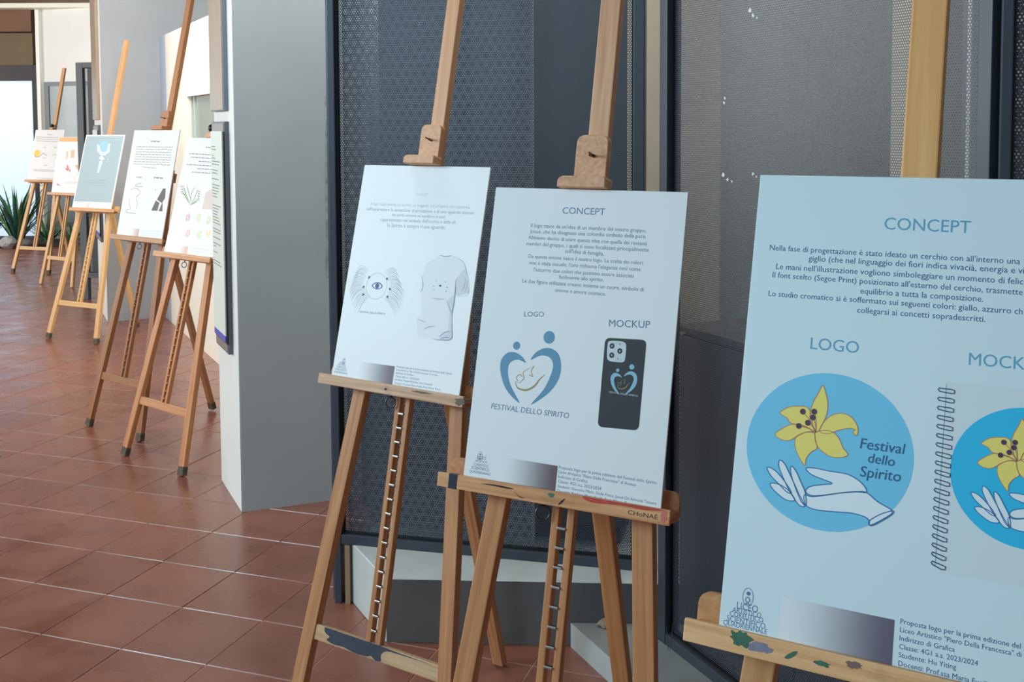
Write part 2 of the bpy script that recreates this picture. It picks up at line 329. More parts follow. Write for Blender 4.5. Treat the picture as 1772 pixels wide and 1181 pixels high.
# ------------------------------------------------------------------ SCREENS of perforated steel
def screen(name, base, deg, length, z0, zf, top, label, mesh_mats, second=None, wl=.032, left=.05, right=.036, glassframe=True, frame=M_FRAME):
    c = Vector((base[0], base[1], 0)); d = vdir(deg); n = Vector((d.y, -d.x, 0))   # n faces the visitor
    M = Matrix(((d.x, -n.x, 0, c.x), (d.y, -n.y, 0, c.y), (0, 0, 1, 0), (0, 0, 0, 1)))  # local y = backwards
    e = empty(name, c); e.matrix_world = M; tag(e, label, 'screen')
    box('post', -.012, left-.012, -.02, .03, zf[0], top, frame, e, None, .003)
    box('post', length-right, length, -.02, .03, zf[1], top, frame, e, None, .003)
    box('bottom_rail', left-.012, length-right, -.018, .028, z0, z0+wl, frame, e, None, .002)
    box('top_rail', left-.012, length-right, -.018, .028, top-wl, top, frame, e, None, .002)
    g = bmesh.new()
    for a in ((left-.012, left-.006), (length-right-.006, length-right)): box_bm(g, a[0], a[1], -.006, .012, z0+wl, top-wl)
    for a in ((z0+wl, z0+wl+.006), (top-wl-.006, top-wl)): box_bm(g, left-.006, length-right-.006, -.006, .012, a[0], a[1])
    link('gasket', bm_mesh('gasket', g), e, M_BLACK)
    def sheet(nm, y, m, x0=left-.012, x1=length-right):
        me = mesh(nm, [(x0, y, z0+.01), (x1, y, z0+.01), (x1, y, top-.01), (x0, y, top-.01)], [(0, 1, 2, 3)]); return link(nm, me, e, m)
    sheet('perforated_sheet', .004, mesh_mats)
    if second: sheet('rear_sheet', second[0], second[1], left-.012, second[2] if len(second) > 2 else length-right)
    return e, M
_a = Vector((-.574, 3.687, 0))-vdir(-13.8)*.026; A0 = (_a.x, _a.y)
scrA, MA = screen('mesh_screen', A0, -13.8, 1.048, .208, (0, .208), 2.27, 'wide dark perforated steel screen behind the eye-logo poster', M_MESH, (.055, M_MESH2, .668), left=.026)
box('corner_post', -.030, -.0125, .012, .055, 0, 2.27, M_FRAME, scrA, None, .003)
box('rear_post', .668, .677, .045, .06, .24, 2.24, mat('pale_metal_edge', srgb(196, 200, 200), .4), scrA); box('rear_post', .40, .46, .075, .09, .24, 2.24, M_FRAME, scrA)
B0 = (.4575, 3.2335)
scrB, MB = screen('mesh_screen', B0, -65.3, 1.185, .078, (.078, .078), 2.27, 'long angled perforated steel screen behind the lily poster', M_MESH, None, wl=.034, left=.04, right=.034)
MBi = MB.inverted()
def on_B(px, py):
    o_ = MBi @ Vector((0, 0, EYE)); d_ = MBi.to_3x3() @ ray(px, py); k_ = (.0035-o_.y)/d_.y; return o_+d_*k_
rnf = random.Random(9)
for px, py, rr in ((1298, 18, .0075), (1303, 27, .006), (1310, 31, .004), (1254, 170, .005), (1253, 178, .006), (1251, 303, .007), (1259, 311, .006), (1267, 314, .004), (1303, 301, .006), (1309, 306, .004)):
    c_ = on_B(px, py); link('plaster_fleck', mesh('plaster_fleck', [(c_.x+rr*rnf.uniform(.5, 1.2)*math.cos(k*.9), .0032, c_.z+rr*rnf.uniform(.5, 1.2)*math.sin(k*.9)) for k in range(7)], [tuple(range(7))]), scrB, M_WHITE)
q = Vector((B0[0], B0[1], 0))+vdir(-65.3)*1.205
scrC, MC = screen('mesh_screen', (q.x, q.y), -22, 1.0, .078, (.078, .078), 2.27, 'third perforated steel screen at the right edge, past the black gap', M_MESH, (.05, M_MESH2), left=.022)
# far screen beyond the middle wing wall
scrD, MD = screen('mesh_screen', (-4.095, 10.42), -14, 1.02, .208, (0, .208), 2.25, 'far grey mesh screen beyond the second wing wall', M_MESHF, (.06, M_DARKBACK), wl=.05, left=.07, right=.05, frame=M_FRAMEL)
# plinths below the screens
def poly_solid(name, pts, z0, z1, m): return prism(name, pts, z0, z1, m, None, None, .003)
PF = Vector((-.4065, 3.3855)); pdn = Vector((math.cos(R(-3.2)), math.sin(R(-3.2)))); 
back = Vector((-.5477, 3.6665)); 
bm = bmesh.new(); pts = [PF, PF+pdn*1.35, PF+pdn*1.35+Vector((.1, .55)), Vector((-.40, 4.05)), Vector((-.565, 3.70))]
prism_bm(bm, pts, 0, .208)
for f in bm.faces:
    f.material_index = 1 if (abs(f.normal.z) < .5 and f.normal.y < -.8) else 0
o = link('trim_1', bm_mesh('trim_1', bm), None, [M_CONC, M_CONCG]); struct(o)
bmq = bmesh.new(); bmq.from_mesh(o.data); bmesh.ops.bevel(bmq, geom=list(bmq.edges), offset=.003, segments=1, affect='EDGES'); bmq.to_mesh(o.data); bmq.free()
s1 = Vector((.1775, 3.349)); dd = vdir(-65.6).xy; nn2 = Vector((-dd.y, dd.x))
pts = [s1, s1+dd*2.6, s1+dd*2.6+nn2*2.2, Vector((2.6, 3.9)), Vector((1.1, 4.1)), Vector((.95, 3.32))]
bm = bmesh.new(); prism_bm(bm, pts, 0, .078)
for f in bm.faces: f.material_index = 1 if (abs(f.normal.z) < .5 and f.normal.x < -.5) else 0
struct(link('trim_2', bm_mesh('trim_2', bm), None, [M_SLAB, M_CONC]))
prism('trim_3', [(-.577, 3.668), (-.560, 3.664), (-.552, 3.700), (-.57, 3.705)], 0, .205, mat('tan_timber_edge', srgb(150, 124, 96), .6))
struct(bpy.data.objects['trim_3'])
# rubble crumb and scuffs on the slab
bm = bmesh.new(); r = bmesh.ops.create_icosphere(bm, subdivisions=2, radius=.022)
for v in r['verts']: v.co = Vector((v.co.x*1.3, v.co.y, v.co.z*.55))*(1+random.uniform(-.18, .18))
o = link('plaster_crumb', bm_mesh('plaster_crumb', bm), None, mat('tan_plaster', srgb(160, 140, 122), .8, noise=(30, .2))); o.location = (.285, 3.325, .087)
tag(o, 'small lump of tan plaster lying on the grey slab against the plinth', 'rubble')
# space behind the screens
struct(box('wall_back', -.1, 3.6, 0, .1, 0, 3.42, M_BACK, None, Matrix.Translation((-.35, 4.98, 0)) @ Matrix.Rotation(R(-10), 4, 'Z')))
struct(box('wall_right', 3.0, 3.1, -2.5, 4.6, 0, 3.42, M_BACK))
def column(x, y, w, d, rz, m, label, z1=3.4):
    o = box('column', -w/2, w/2, -d/2, d/2, 0, z1, m, None, Matrix.Translation((x, y, 0)) @ Matrix.Rotation(R(rz), 4, 'Z'), .006); tag(o, label, 'column')
column(.61, 4.12, .34, .2, -10, M_BEIGE, 'beige plaster column seen in the gap between two screens')
column(1.40, 3.72, .16, .16, -65, M_BEIGE, 'narrow brownish column behind the angled screen')
column(1.36, 3.25, .028, .028, 0, M_WHITE, 'thin pale pole behind the angled screen')
o = box('storage_panel', 0, 1.05, 0, .04, 0, 2.9, mat('slate_panel', srgb(60, 64, 72), .6, noise=(3, .15)), None, Matrix.Translation((-.56, 4.66, 0)) @ Matrix.Rotation(R(-10), 4, 'Z')); tag(o, 'slate grey panel standing behind the left half of the wide screen', 'panel')
def cabinet(x0, x1, y0, y1, z1, rz, label, zb=0.):
    e = empty('low_cabinet', (x0, y0, zb), R(rz)); z1 = z1-zb; tag(e, label, 'cabinet')
    L = x1-x0; D = y1-y0
    box('cabinet_body', 0, L, .02, D, 0.06, z1, M_DARKBACK, e, None, .004); box('plinth', .02, L-.02, .04, D-.02, 0, .06, M_BLACK, e); box('cabinet_top', -.01, L+.01, 0, D+.01, z1, z1+.02, mat('dark_worktop', srgb(70, 66, 64), .35), e, None, .003)
    n = max(1, int(L/.5))
    for i in range(n): box('door', i*L/n+.005, (i+1)*L/n-.005, 0, .018, .07, z1-.01, M_DARKBACK, e, None, .003)
cabinet(-.545, .40, 3.845, 4.145, .98, -13.8, 'dark low cabinet behind the wide screen', .209)
cabinet(.512, 1.62, 3.343, 3.683, 1.0, -65.3, 'dark tall cabinet behind the angled screen', .079)
# ------------------------------------------------------------------ CEILING and FAR END
struct(box('ceiling', -13, 6.5, 1.6, 22, 3.43, 3.55, M_BROWN))
YE = 16.0
fa = vdir(-20); # far end wall line runs from the opening to the right
def at(px, py, Y): r = ray(px, py); k = Y/r.y; return Vector((r.x*k, Y, r.z*k+EYE))
# white wall to the right of the opening
pL = at(67, 200, 16.0); pR = Vector((-4.6, 15.2, 0)); 
d = (Vector((pR.x, pR.y, 0))-Vector((pL.x, pL.y, 0))).normalized()
fwall = empty('wall_far', (pL.x, pL.y, 0)); M_F = Matrix(((d.x, -d.y, 0, pL.x), (d.y, d.x, 0, pL.y), (0, 0, 1, 0), (0, 0, 0, 1))); fwall.matrix_world = M_F; struct(fwall)
wx0 = .06; 
box('wall_panel', 0, 3.2, .06, .25, 0, 3.43, M_WHITE, fwall)
box('wall_edge', -.02, .045, .0, .26, 0, 3.43, mat('bright_white_trim', srgb(240, 240, 232), .5), fwall)
def at_f(px, py):
    r = ray(px, py); n = Vector((-d.y, d.x, 0)); k = Vector((pL.x, pL.y, 0)).dot(n)/Vector((r.x, r.y, 0)).dot(n); qq = r*k; return (Vector((qq.x-pL.x, qq.y-pL.y, 0)).dot(d), qq.z+EYE)
g0 = at_f(76, 142); g1 = at_f(137, 404)
win = empty('window_1', (0, 0, 0)); win.parent = fwall; win.matrix_local = Matrix.Identity(4)
wn = struct(box('window_frame', g0[0]-.02, g0[0]+.06, .02, .06, .20, g0[1], M_FRAMEL, fwall)); 
bpy.data.objects.remove(win)
box('window_frame', g0[0]+.06, 2.4, .02, .06, g0[1]-.06, g0[1], M_FRAMEL, fwall); box('window_frame', g0[0]+.06, 2.4, .02, .06, .20, .27, M_FRAMEL, fwall)
box('window_pane', g0[0]+.06, 2.4, .035, .05, .27, g0[1]-.06, mat('hazy_grey_glass', srgb(140, 152, 154), .25, noise=(2.5, .25), spec=.7), fwall)
box('window_step', g0[0]-.02, 2.4, -.10, .06, 0, .20, M_CONC, fwall)
# opening on the left: lit frosted door, black surround, timber fascia boards
def far_box(name, x0, x1, z0, z1, y0, y1, m, parent=None): return box(name, x0, x1, y0, y1, z0, z1, m, parent)
xr = at(62, 300, 16.1).x
zt = at(30, 140, 16.1).z; zb = at(30, 113, 16.1).z; zm = at(30, 58, 16.1).z; zc = at(30, 17, 16.0).z; zbeam = at(30, 8, 15.9).z
dr = empty('door_1', (xr-1.6, 16.1, 0)); struct(dr)
box('door_pane', -1.6, 1.6, 0.02, .05, .05, zt, mat('frosted_daylit_glass', srgb(190, 214, 240), .3, emit=(srgb(206, 226, 250), .55)), dr)
box('door_frame', 1.6, 1.6+.13, -.04, .06, 0, zb, M_BLACK, dr); box('door_frame', -1.73, -1.6, -.04, .06, 0, zb, M_BLACK, dr)
box('door_lintel', -1.6, 1.6, -.04, .06, zt, zb, mat('black_lintel', srgb(30, 24, 24), .5, noise=(6, .3)), dr)
struct(box('trim_4', xr-6, xr+.03, 16.05, 16.2, zb, zm, M_BROWN2)); struct(box('trim_5', xr-6, xr+.03, 16.02, 16.2, zm+.02, 3.43, M_BROWN))
struct(box('trim_6', -9, -4.9, 15.72, 15.98, zc, zbeam, mat('cream_beam', srgb(238, 236, 216), .5)))
struct(box('trim_7', -9, -4.9, 15.4, 15.98, zbeam, 3.43, M_BROWND))
struct(box('wall_left', xr-6, xr-1.73-1.6, 16.1, 16.3, 0, zb, M_WHITE))
# ------------------------------------------------------------------ plants in the stone-edged bed
M_LEAF = mat('dark_green_leaf', srgb(62, 118, 84), .4, noise=(5, .25)); M_LEAF2 = mat('mid_green_leaf', srgb(112, 150, 94), .45, noise=(5, .25)); M_LEAF3 = mat('blue_green_leaf', srgb(46, 96, 88), .4, noise=(5, .2))
def blade(L, w, lean, curl, segs=7):
    v = []; f = []
    x = z = 0.; a = lean
    for i in range(segs+1):
        t = i/segs; ww = w*(math.sin(math.pi*min(1, .25+t*.75))**.6)*(1-t**3)+.001
        v += [(x, -ww/2, z), (x+.25*ww, 0, z-.0), (x, ww/2, z)]
        x += math.sin(a)*L/segs; z += math.cos(a)*L/segs; a += curl/segs
        if i: k = 3*i; f += [(k-3, k-2, k+1, k), (k-2, k-1, k+2, k+1)]
    return mesh('leaf', v, f, smooth=True)
def plant(name, x, y, n, Lr, wr, lean, label, mats, z=.02, spread=.08):
    e = empty(name, (x, y, z)); tag(e, label, 'plant'); rnd = random.Random(int(x*100))
    base = bmesh.new(); cyl_bm(base, (0, 0, -.02), (0, 0, .1), .05, .03, 10); link('crown', bm_mesh('crown', base), e, M_LEAF3)
    vs = [blade(rnd.uniform(*Lr), rnd.uniform(*wr), rnd.uniform(*lean), rnd.uniform(.1, 1.1)) for k in range(12)]
    for i in range(n):
        me = vs[i % 12].copy() if False else vs[i % 12]
        o = bpy.data.objects.new('leaf', me); COL.objects.link(o)
        if not me.materials: me.materials.append(mats[i % len(mats)])
        o.parent = e; a = i*2.399+rnd.uniform(-.3, .3); rr = rnd.uniform(0, spread); s = rnd.uniform(.8, 1.15)
        o.location = (rr*math.cos(a), rr*math.sin(a), 0); o.rotation_euler = (0, 0, a); o.scale = (s, s, s)
PM = [M_LEAF, M_LEAF2, M_LEAF3]
plant('spiky_plant', -6.86, 15.16, 46, (.7, 1.05), (.035, .06), (.05, .75), 'large dark green spiky plant on the stone bed by the bright door', PM, .08)
plant('spiky_plant', -7.35, 15.3, 34, (.6, .95), (.03, .05), (.05, .8), 'spiky green plant at the extreme left edge of the photo', PM, .08)
plant('grassy_plant', -6.50, 15.28, 36, (.28, .5), (.02, .035), (.1, .9), 'low grassy plant behind the leftmost easel', PM, .06)
plant('grassy_plant', -6.12, 15.2, 36, (.3, .55), (.02, .035), (.1, .9), 'low drooping grass clump beside the white far wall', [M_LEAF2, M_LEAF, M_LEAF2], .05)
rnd = random.Random(5)
M_ROCK = mat('pale_stone', srgb(168, 168, 166), .8, noise=(6, .25), bump=(12, .6))
for i, (x, s, lab) in enumerate(((-7.40, .135, 'at the far left end'), (-7.12, .13, 'second from the left'), (-6.85, .125, 'in the middle of the row'), (-6.61, .10, 'at the right end, darker and lower'))):
    bm = bmesh.new(); r = bmesh.ops.create_icosphere(bm, subdivisions=2, radius=s)
    for v in r['verts']: v.co = v.co*(1+rnd.uniform(-.13, .13)); v.co.z *= .72
    o = link('stone', bm_mesh('stone', bm), None, M_ROCK if i < 3 else mat('dark_stone', srgb(96, 96, 98), .8, noise=(6, .3))); o.location = (x, 14.86, s*.66)
    tag(o, 'pale rough stone edging the plant bed, '+lab, 'stone')
o = prism('soil_bed', [(-8.6, 15.03), (-6.0, 15.03), (-6.2, 15.55), (-6.95, 15.85), (-8.6, 15.95)], 0, .05, mat('dark_soil', srgb(52, 46, 38), .9, noise=(20, .4))); tag(o, 'dark soil bed under the plants in front of the bright door', 'plant bed'); o['kind'] = 'stuff'
# ------------------------------------------------------------------ EASELS
def make_easel(ex, ey, yaw, tilt, s, u0, dy, dt, df, dl, dm, dlip, style, label, clamp, rungs, group='wooden studio easels', stub=None, tips=False, cross_m=None, back_h=.035, mast_top=2.412):
    e = empty('easel', (ex, ey, 0), yaw); tag(e, label, 'easel', group)
    leg_m, lip_m, mast_m = WOODS[style]
    cT, sT = math.cos(tilt), math.sin(tilt)
    P = lambda u, v, n=0.: Vector((u, v*sT - n*cT, v*cT + n*sT))
    MT = Matrix(((1, 0, 0, 0), (0, sT, -cT, 0), (0, cT, sT, 0), (0, 0, 0, 1)))   # columns: u, v, n
    fh = .25448+df; ls = .09964; cb = .2875
    def tipof(leg):
        o = box('leg_tip', -.0216, .0216, -.0136, .0136, .001, .042, M_RUB, leg, None, .002)
    for sd in (-1, 1):
        a = P(dl+sd*fh, .007, -.012); b = P(dl+sd*(fh-ls*1.44), 1.44, -.012)
        lg = beam('leg', a, b, .042, .026, leg_m, e)
        if tips: tipof(lg)
    rl = beam('leg', (0, .641, .008), P(0, 1.235, -.045), .038, .024, leg_m, e, w1=.044)
    if tips: tipof(rl)
    inner = lambda v: fh-ls*v-.019
    beam('crossbar', P(dl-inner(cb), cb, -.012), P(dl+inner(cb), cb, -.012), .040, .018, cross_m or leg_m, e, xdir=P(0, 1, 0))
    beam('top_crossbar', P(dl-.12, 1.40, -.034), P(dl+.12, 1.40, -.034), .05, .018, leg_m, e, xdir=P(0, 1, 0))
    # ratchet column: two slats with rungs, running up behind the picture
    lx = dl*.3+dm*.3
    for sd in (-1, 1):
        beam('slat', P(lx+sd*.0165, cb+.02, -.010), P(dm+sd*.0165, 1.46, -.010), .0155, .020, leg_m, e)
    if rungs:
        bm = bmesh.new(); box_bm(bm, -.009, .009, -.010, .004, -.0022, .0022, None, .0008); rm = bm_mesh('rung', bm); rm.materials.append(M_STEEL if rungs == 'steel' else leg_m)
        Rm = Matrix(((1, 0, 0), (0, cT, sT), (0, -sT, cT))).transposed().to_4x4()
        v = s-.07
        while v > cb+.035:
            o = bpy.data.objects.new('rung', rm); COL.objects.link(o); o.parent = e; uu = lx+(dm-lx)*(v-cb)/(1.46-cb)
            o.matrix_local = Matrix.Translation(P(uu, v, -.006)) @ Matrix.Rotation(-tilt, 4, 'X'); v -= .037
    mt = beam('mast', P(dm, 1.455, -.010), P(dm, mast_top, -.010), .045, .024, mast_m, e)
    # shelf: tray, front lip, back board
    q = dlip; hl = .2466
    box('shelf_tray', q-hl+.004, q+hl-.004, s-.011, s-.0005, .0005, .0505, lip_m, e, MT, .001)
    lpo = beam('front_lip', P(q-hl, s-.008, .0555), P(q+hl, s-.008, .0555), .028, .0095, lip_m, e, xdir=P(0, 1, 0), bevel=.002)
    bm = bmesh.new(); pts = []
    for (cx, cy, a0) in ((hl-.016, back_h-.016, 0), (-hl+.016, back_h-.016, 90), (-hl+.016, -.008, 180), (hl-.016, -.008, 270)):
        for k in range(5): a = R(a0+k*22.5); pts.append((cx+.016*math.cos(a), cy+.016*math.sin(a)))
    if style == 'near' or style == 'pale': qb = q
    else: qb = q
    prism_bm(bm, [(p[0]+qb, p[1]+s) for p in pts], .0012, .012); link('back_board', bm_mesh('back_board', bm), e, leg_m, MT)
    # eyebolt ring under the shelf
    if rungs == 'steel' or tips:
        bm = bmesh.new(); cyl_bm(bm, (0, .0, 0), (0, .018, 0), .0025, n=8); torus_bm(bm, .0135, .0022, Matrix.Translation((0, -.013, 0)) @ Matrix.Rotation(R(25), 4, 'Y'))
        link('ring_bolt', bm_mesh('ring_bolt', bm, True), e, M_STEELD, MT @ Matrix.Translation((lx-.036, s-.032, .012)))
    pv = s+.594*math.cos(dt)+.0015
    if clamp == 'block':
        bm = bmesh.new(); pts = [(-.035, 0), (.035, 0)]
        for (cx, cy, a0) in ((.035-.016, .115-.016, 0), (-.035+.016, .115-.016, 90)):
            for k in range(6): a = R(a0+k*18); pts.append((cx+.016*math.cos(a), cy+.016*math.sin(a)))
        prism_bm(bm, pts, .0025, .0225); bmesh.ops.bevel(bm, geom=list(bm.edges), offset=.0015, segments=1, affect='EDGES')
        link('clamp_block', bm_mesh('clamp_block', bm), e, mast_m, MT @ Matrix.Translation((dm-.002, pv, 0)))
        bm = bmesh.new(); pts = [(-.052, 0), (.052, 0), (.052, .018), (.048, .023)]+[(-.040, .023), (-.048, .020), (-.052, .014)]
        prism_bm(bm, pts, .0225, .062); bmesh.ops.bevel(bm, geom=list(bm.edges), offset=.0015, segments=1, affect='EDGES')
        link('clamp_lip', bm_mesh('clamp_lip', bm), e, mast_m, MT @ Matrix.Translation((dm-.002, pv, 0)))
        bm = bmesh.new(); cyl_bm(bm, (0, 0, -.004), (.006, 0, .030), .0022, n=8); cyl_bm(bm, (-.006, .002, .001), (.006, -.002, .001), .0035, n=6)
        link('clamp_pin', bm_mesh('clamp_pin', bm), e, mat('dark_bronze', srgb(96, 62, 38), .4, .6), MT @ Matrix.Translation((dm, pv+.072, .0225)))
    elif clamp == 'knob':
        box('clamp_block', dm-.026, dm+.026, pv+.001, pv+.028, .0025, .045, mast_m, e, MT, .003)
        bm = bmesh.new(); r = bmesh.ops.create_uvsphere(bm, u_segments=14, v_segments=9, radius=.021)
        cyl_bm(bm, (0, 0, -.03), (0, 0, 0), .006, n=10)
        link('clamp_knob', bm_mesh('clamp_knob', bm, True), e, M_KNOB, MT @ Matrix.Translation((dm-.006, pv+.052, .028)))
    return e, P, MT, lpo
# ------------------------------------------------------------------ posters
class Poster:
    def __init__(self, par, label, color=None):
        ex, ey, yaw, tilt, s, u0, dy, dt = par[:8]
        hd = Vector((math.cos(yaw), math.sin(yaw), 0)); nb = Vector((-math.sin(yaw), math.cos(yaw), 0)); Z = Vector((0, 0, 1))
        ud = Z*math.cos(tilt)+nb*math.sin(tilt); N = -(nb*math.cos(tilt)-Z*math.sin(tilt))
        O = Vector((ex, ey, 0))+hd*u0+ud*s+N*.0497
        y2 = yaw+dy; t2 = tilt+dt
        h2 = Vector((math.cos(y2), math.sin(y2), 0)); nb2 = Vector((-math.sin(y2), math.cos(y2), 0)); d2 = Z*math.cos(t2)+nb2*math.sin(t2); N2 = -(nb2*math.cos(t2)-Z*math.sin(t2))
        self.M = Matrix(((h2.x, d2.x, N2.x, O.x), (h2.y, d2.y, N2.y, O.y), (h2.z, d2.z, N2.z, O.z), (0, 0, 0, 1))); self.Mi = self.M.inverted()
        self.o = box('poster', -.21, .21, .0, .594, -.005, 0, color or M_PAPER, None, None, .0006); self.o.matrix_world = self.M
        tag(self.o, label, 'poster', 'posters standing on the easels'); self.zs = {}
    def uv(self, px, py):
        o = self.Mi @ Vector((0, 0, EYE)); d = self.Mi.to_3x3() @ ray(px, py); k = -o.z/d.z; q = o+d*k; return Vector((q.x, q.y))
class Art:
    """flat print: polygons, strokes and lettering collected into one mesh lying on a sheet"""
    def __init__(self, poster, z=1): self.p = poster; self.v = []; self.f = []; self.mi = []; self.m = []; self.z = z
    def _m(self, m):
        if m not in self.m: self.m.append(m)
        return self.m.index(m)
    def tris(self, pts, faces, m, z=0):
        k = len(self.v); mi = self._m(m); zz = (self.z+z)*.00014
        self.v += [(p[0], p[1], zz) for p in pts]
        for f in faces:
            a, b, c = [Vector(pts[i][:2]) for i in f[:3]]
            if (b-a).cross(c-a) < 0: f = tuple(reversed(f))
            self.f.append(tuple(k+i for i in f)); self.mi.append(mi)
    def poly(self, pts, m, z=0):
        t = tessellate_polygon([[Vector((p[0], p[1], 0)) for p in pts]]); self.tris(pts, [tuple(q) for q in t], m, z)
    def stroke(self, pts, w, m, z=0, closed=False, taper=False):
        P = [Vector(p[:2]) for p in pts]; n = len(P); V = []
        for i in range(n):
            a = P[(i-1) % n] if (closed or i) else P[i]; b = P[(i+1) % n] if (closed or i < n-1) else P[i]
            t = (b-a); t = t.normalized() if t.length else Vector((1, 0)); nn = Vector((-t.y, t.x)); ww = w
            if taper: ww = w*(.15+.85*math.sin(math.pi*(i+.0)/(n-1)))
            V += [P[i]+nn*ww/2, P[i]-nn*ww/2]
        self.tris(V, [(2*i, 2*i+1, (2*i+3) % (2*n), (2*i+2) % (2*n)) for i in range(n if closed else n-1)], m, z)
    def ell(self, c, rx, ry, m, z=0, n=40, fill=True, w=.001):
        pts = [(c[0]+rx*math.cos(2*math.pi*i/n), c[1]+ry*math.sin(2*math.pi*i/n)) for i in range(n)]
        if fill: self.tris([tuple(c)]+pts, [(0, 1+i, 1+(i+1) % n) for i in range(n)], m, z)
        else: self.stroke(pts, w, m, z, True)
    def text(self, s, a, b, m, z=0, sx=1., size=None, bold=0., shear=0., space=1.):
        """lettering on the baseline a->b; the width fills a..b unless size is given"""
        cu = bpy.data.curves.new('lettering', 'FONT'); cu.body = s; cu.size = 1; cu.resolution_u = 3 if len(s) < 16 else 2; cu.offset = bold; cu.shear = shear; cu.space_character = space
        ob = bpy.data.objects.new('lettering', cu); me = ob.to_mesh(); V = [Vector(v.co[:2]) for v in me.vertices]; F = [tuple(p.vertices) for p in me.polygons]
        ob.to_mesh_clear(); bpy.data.objects.remove(ob); bpy.data.curves.remove(cu)
        if not V: return
        x0 = min(v.x for v in V); x1 = max(v.x for v in V); a = Vector(a[:2]); b = Vector(b[:2]); d = (b-a); L = d.length; d.normalize(); nn = Vector((-d.y, d.x))
        k = L/(x1-x0) if size is None else size; ky = k*sx if size is None else size*sx
        self.tris([a+d*((v.x-x0)*k)+nn*(v.y*ky) for v in V], F, m, z)
    def build(self, name, label=None):
        if not self.v: return
        o = link(name, mesh(name, self.v, self.f, self.mi), self.p.o, self.m)
        if label: o['label'] = label
        return o
def flat(name, col, rough=.5): return mat(name, col, rough)
M_PAPER = mat('poster_board', srgb(236, 238, 238), .42, spec=.4)
def smooth(pts, n=4, closed=True):
    P = [Vector(p[:2]) for p in pts]; N = len(P); out = []
    for i in range(N if closed else N-1):
        p0 = P[(i-1) % N] if closed or i else P[i]; p1 = P[i]; p2 = P[(i+1) % N]; p3 = P[(i+2) % N] if closed or i < N-2 else p2
        for k in range(n):
            t = k/n; out.append(.5*((2*p1)+(p2-p0)*t+(2*p0-5*p1+4*p2-p3)*t*t+(3*p1-p0-3*p2+p3)*t**3))
    if not closed: out.append(P[-1])
    return out
# colours of inks
I_TEAL = flat('ink_teal', srgb(96, 168, 196)); I_SLATE = flat('ink_slate_blue', srgb(82, 116, 152)); I_NAVY = flat('ink_navy', srgb(46, 76, 128)); I_BLUEDK = flat('ink_dark_blue', srgb(34, 84, 134))
I_CIRC = flat('ink_sky_blue', srgb(116, 204, 236)); I_CIRC2 = flat('ink_cyan', srgb(24, 192, 236)); I_YEL = flat('ink_yellow', srgb(250, 226, 112)); I_RIM = flat('ink_rust_line', srgb(196, 128, 96)); I_PLUM = flat('ink_plum', srgb(70, 42, 76))
I_HAND = flat('ink_white', srgb(238, 244, 246)); I_LINE = flat('ink_blue_line', srgb(40, 116, 168)); I_GREY = flat('ink_grey', srgb(140, 150, 160)); I_PGREY = flat('ink_pale_grey', srgb(206, 214, 218)); I_MGREY = flat('ink_mid_grey', srgb(150, 160, 172))
I_HEART = flat('ink_heart_blue', srgb(92, 146, 178)); I_GOLD = flat('ink_gold', srgb(166, 140, 84)); I_BLACK = flat('ink_black', srgb(28, 30, 38)); I_WIRE = flat('ink_wire', srgb(36, 56, 96))
def gradient_mat(name, x0, x1, c0, c1):
    m = bpy.data.materials.new(name); m.use_nodes = True; nt = m.node_tree; b = nt.nodes['Principled BSDF']; b.inputs['Roughness'].default_value = .45
    tc = nt.nodes.new('ShaderNodeTexCoord'); sx = nt.nodes.new('ShaderNodeSeparateXYZ'); mr = nt.nodes.new('ShaderNodeMapRange'); mr.inputs[1].default_value = x0; mr.inputs[2].default_value = x1; mr.interpolation_type = 'SMOOTHSTEP'
    mx = nt.nodes.new('ShaderNodeMix'); mx.data_type = 'RGBA'; mx.inputs[6].default_value = c0; mx.inputs[7].default_value = c1
    nt.links.new(tc.outputs['Object'], sx.inputs[0]); nt.links.new(sx.outputs['X'], mr.inputs[0]); nt.links.new(mr.outputs[0], mx.inputs[0]); nt.links.new(mx.outputs[2], b.inputs['Base Color']); return m
def crest(P, cx, cy, k, pyramid):
    """oval school crest over a pyramid of capitals; pyramid: list of (word, left, right, baseline) in sheet metres"""
    A = Art(P, 1); A.ell((cx, cy), .0062*k, .0100*k, I_MGREY, 0, 24, False, .0011*k); A.ell((cx+.0003, cy+.004*k), .0026*k, .0022*k, I_SLATE, 0, 12); A.ell((cx, cy-.003*k), .0034*k, .0036*k, I_MGREY, 0, 12); A.ell((cx, cy-.003*k), .0014*k, .0018*k, I_HAND, 1, 10)
    A.stroke([(cx-.003*k, cy-.0085*k), (cx, cy-.0065*k), (cx+.003*k, cy-.0085*k)], .0012*k, I_SLATE, 1)
    A.build('crest_print')
    A = Art(P, 1)
    for w, l, r, b in pyramid: A.text(w, (l, b), (r, b), I_SLATE, 0, 1.15)
    A.build('crest_lettering')
def grad(P, x0, x1, y1, dark, y0=.0):
    A = Art(P, 1); A.poly([(x0, y0), (x1, y0), (x1, y1), (x0, y1)], gradient_mat('print_gradient', x0, x1, srgb(236, 238, 238), dark)); A.build('gradient_bar')
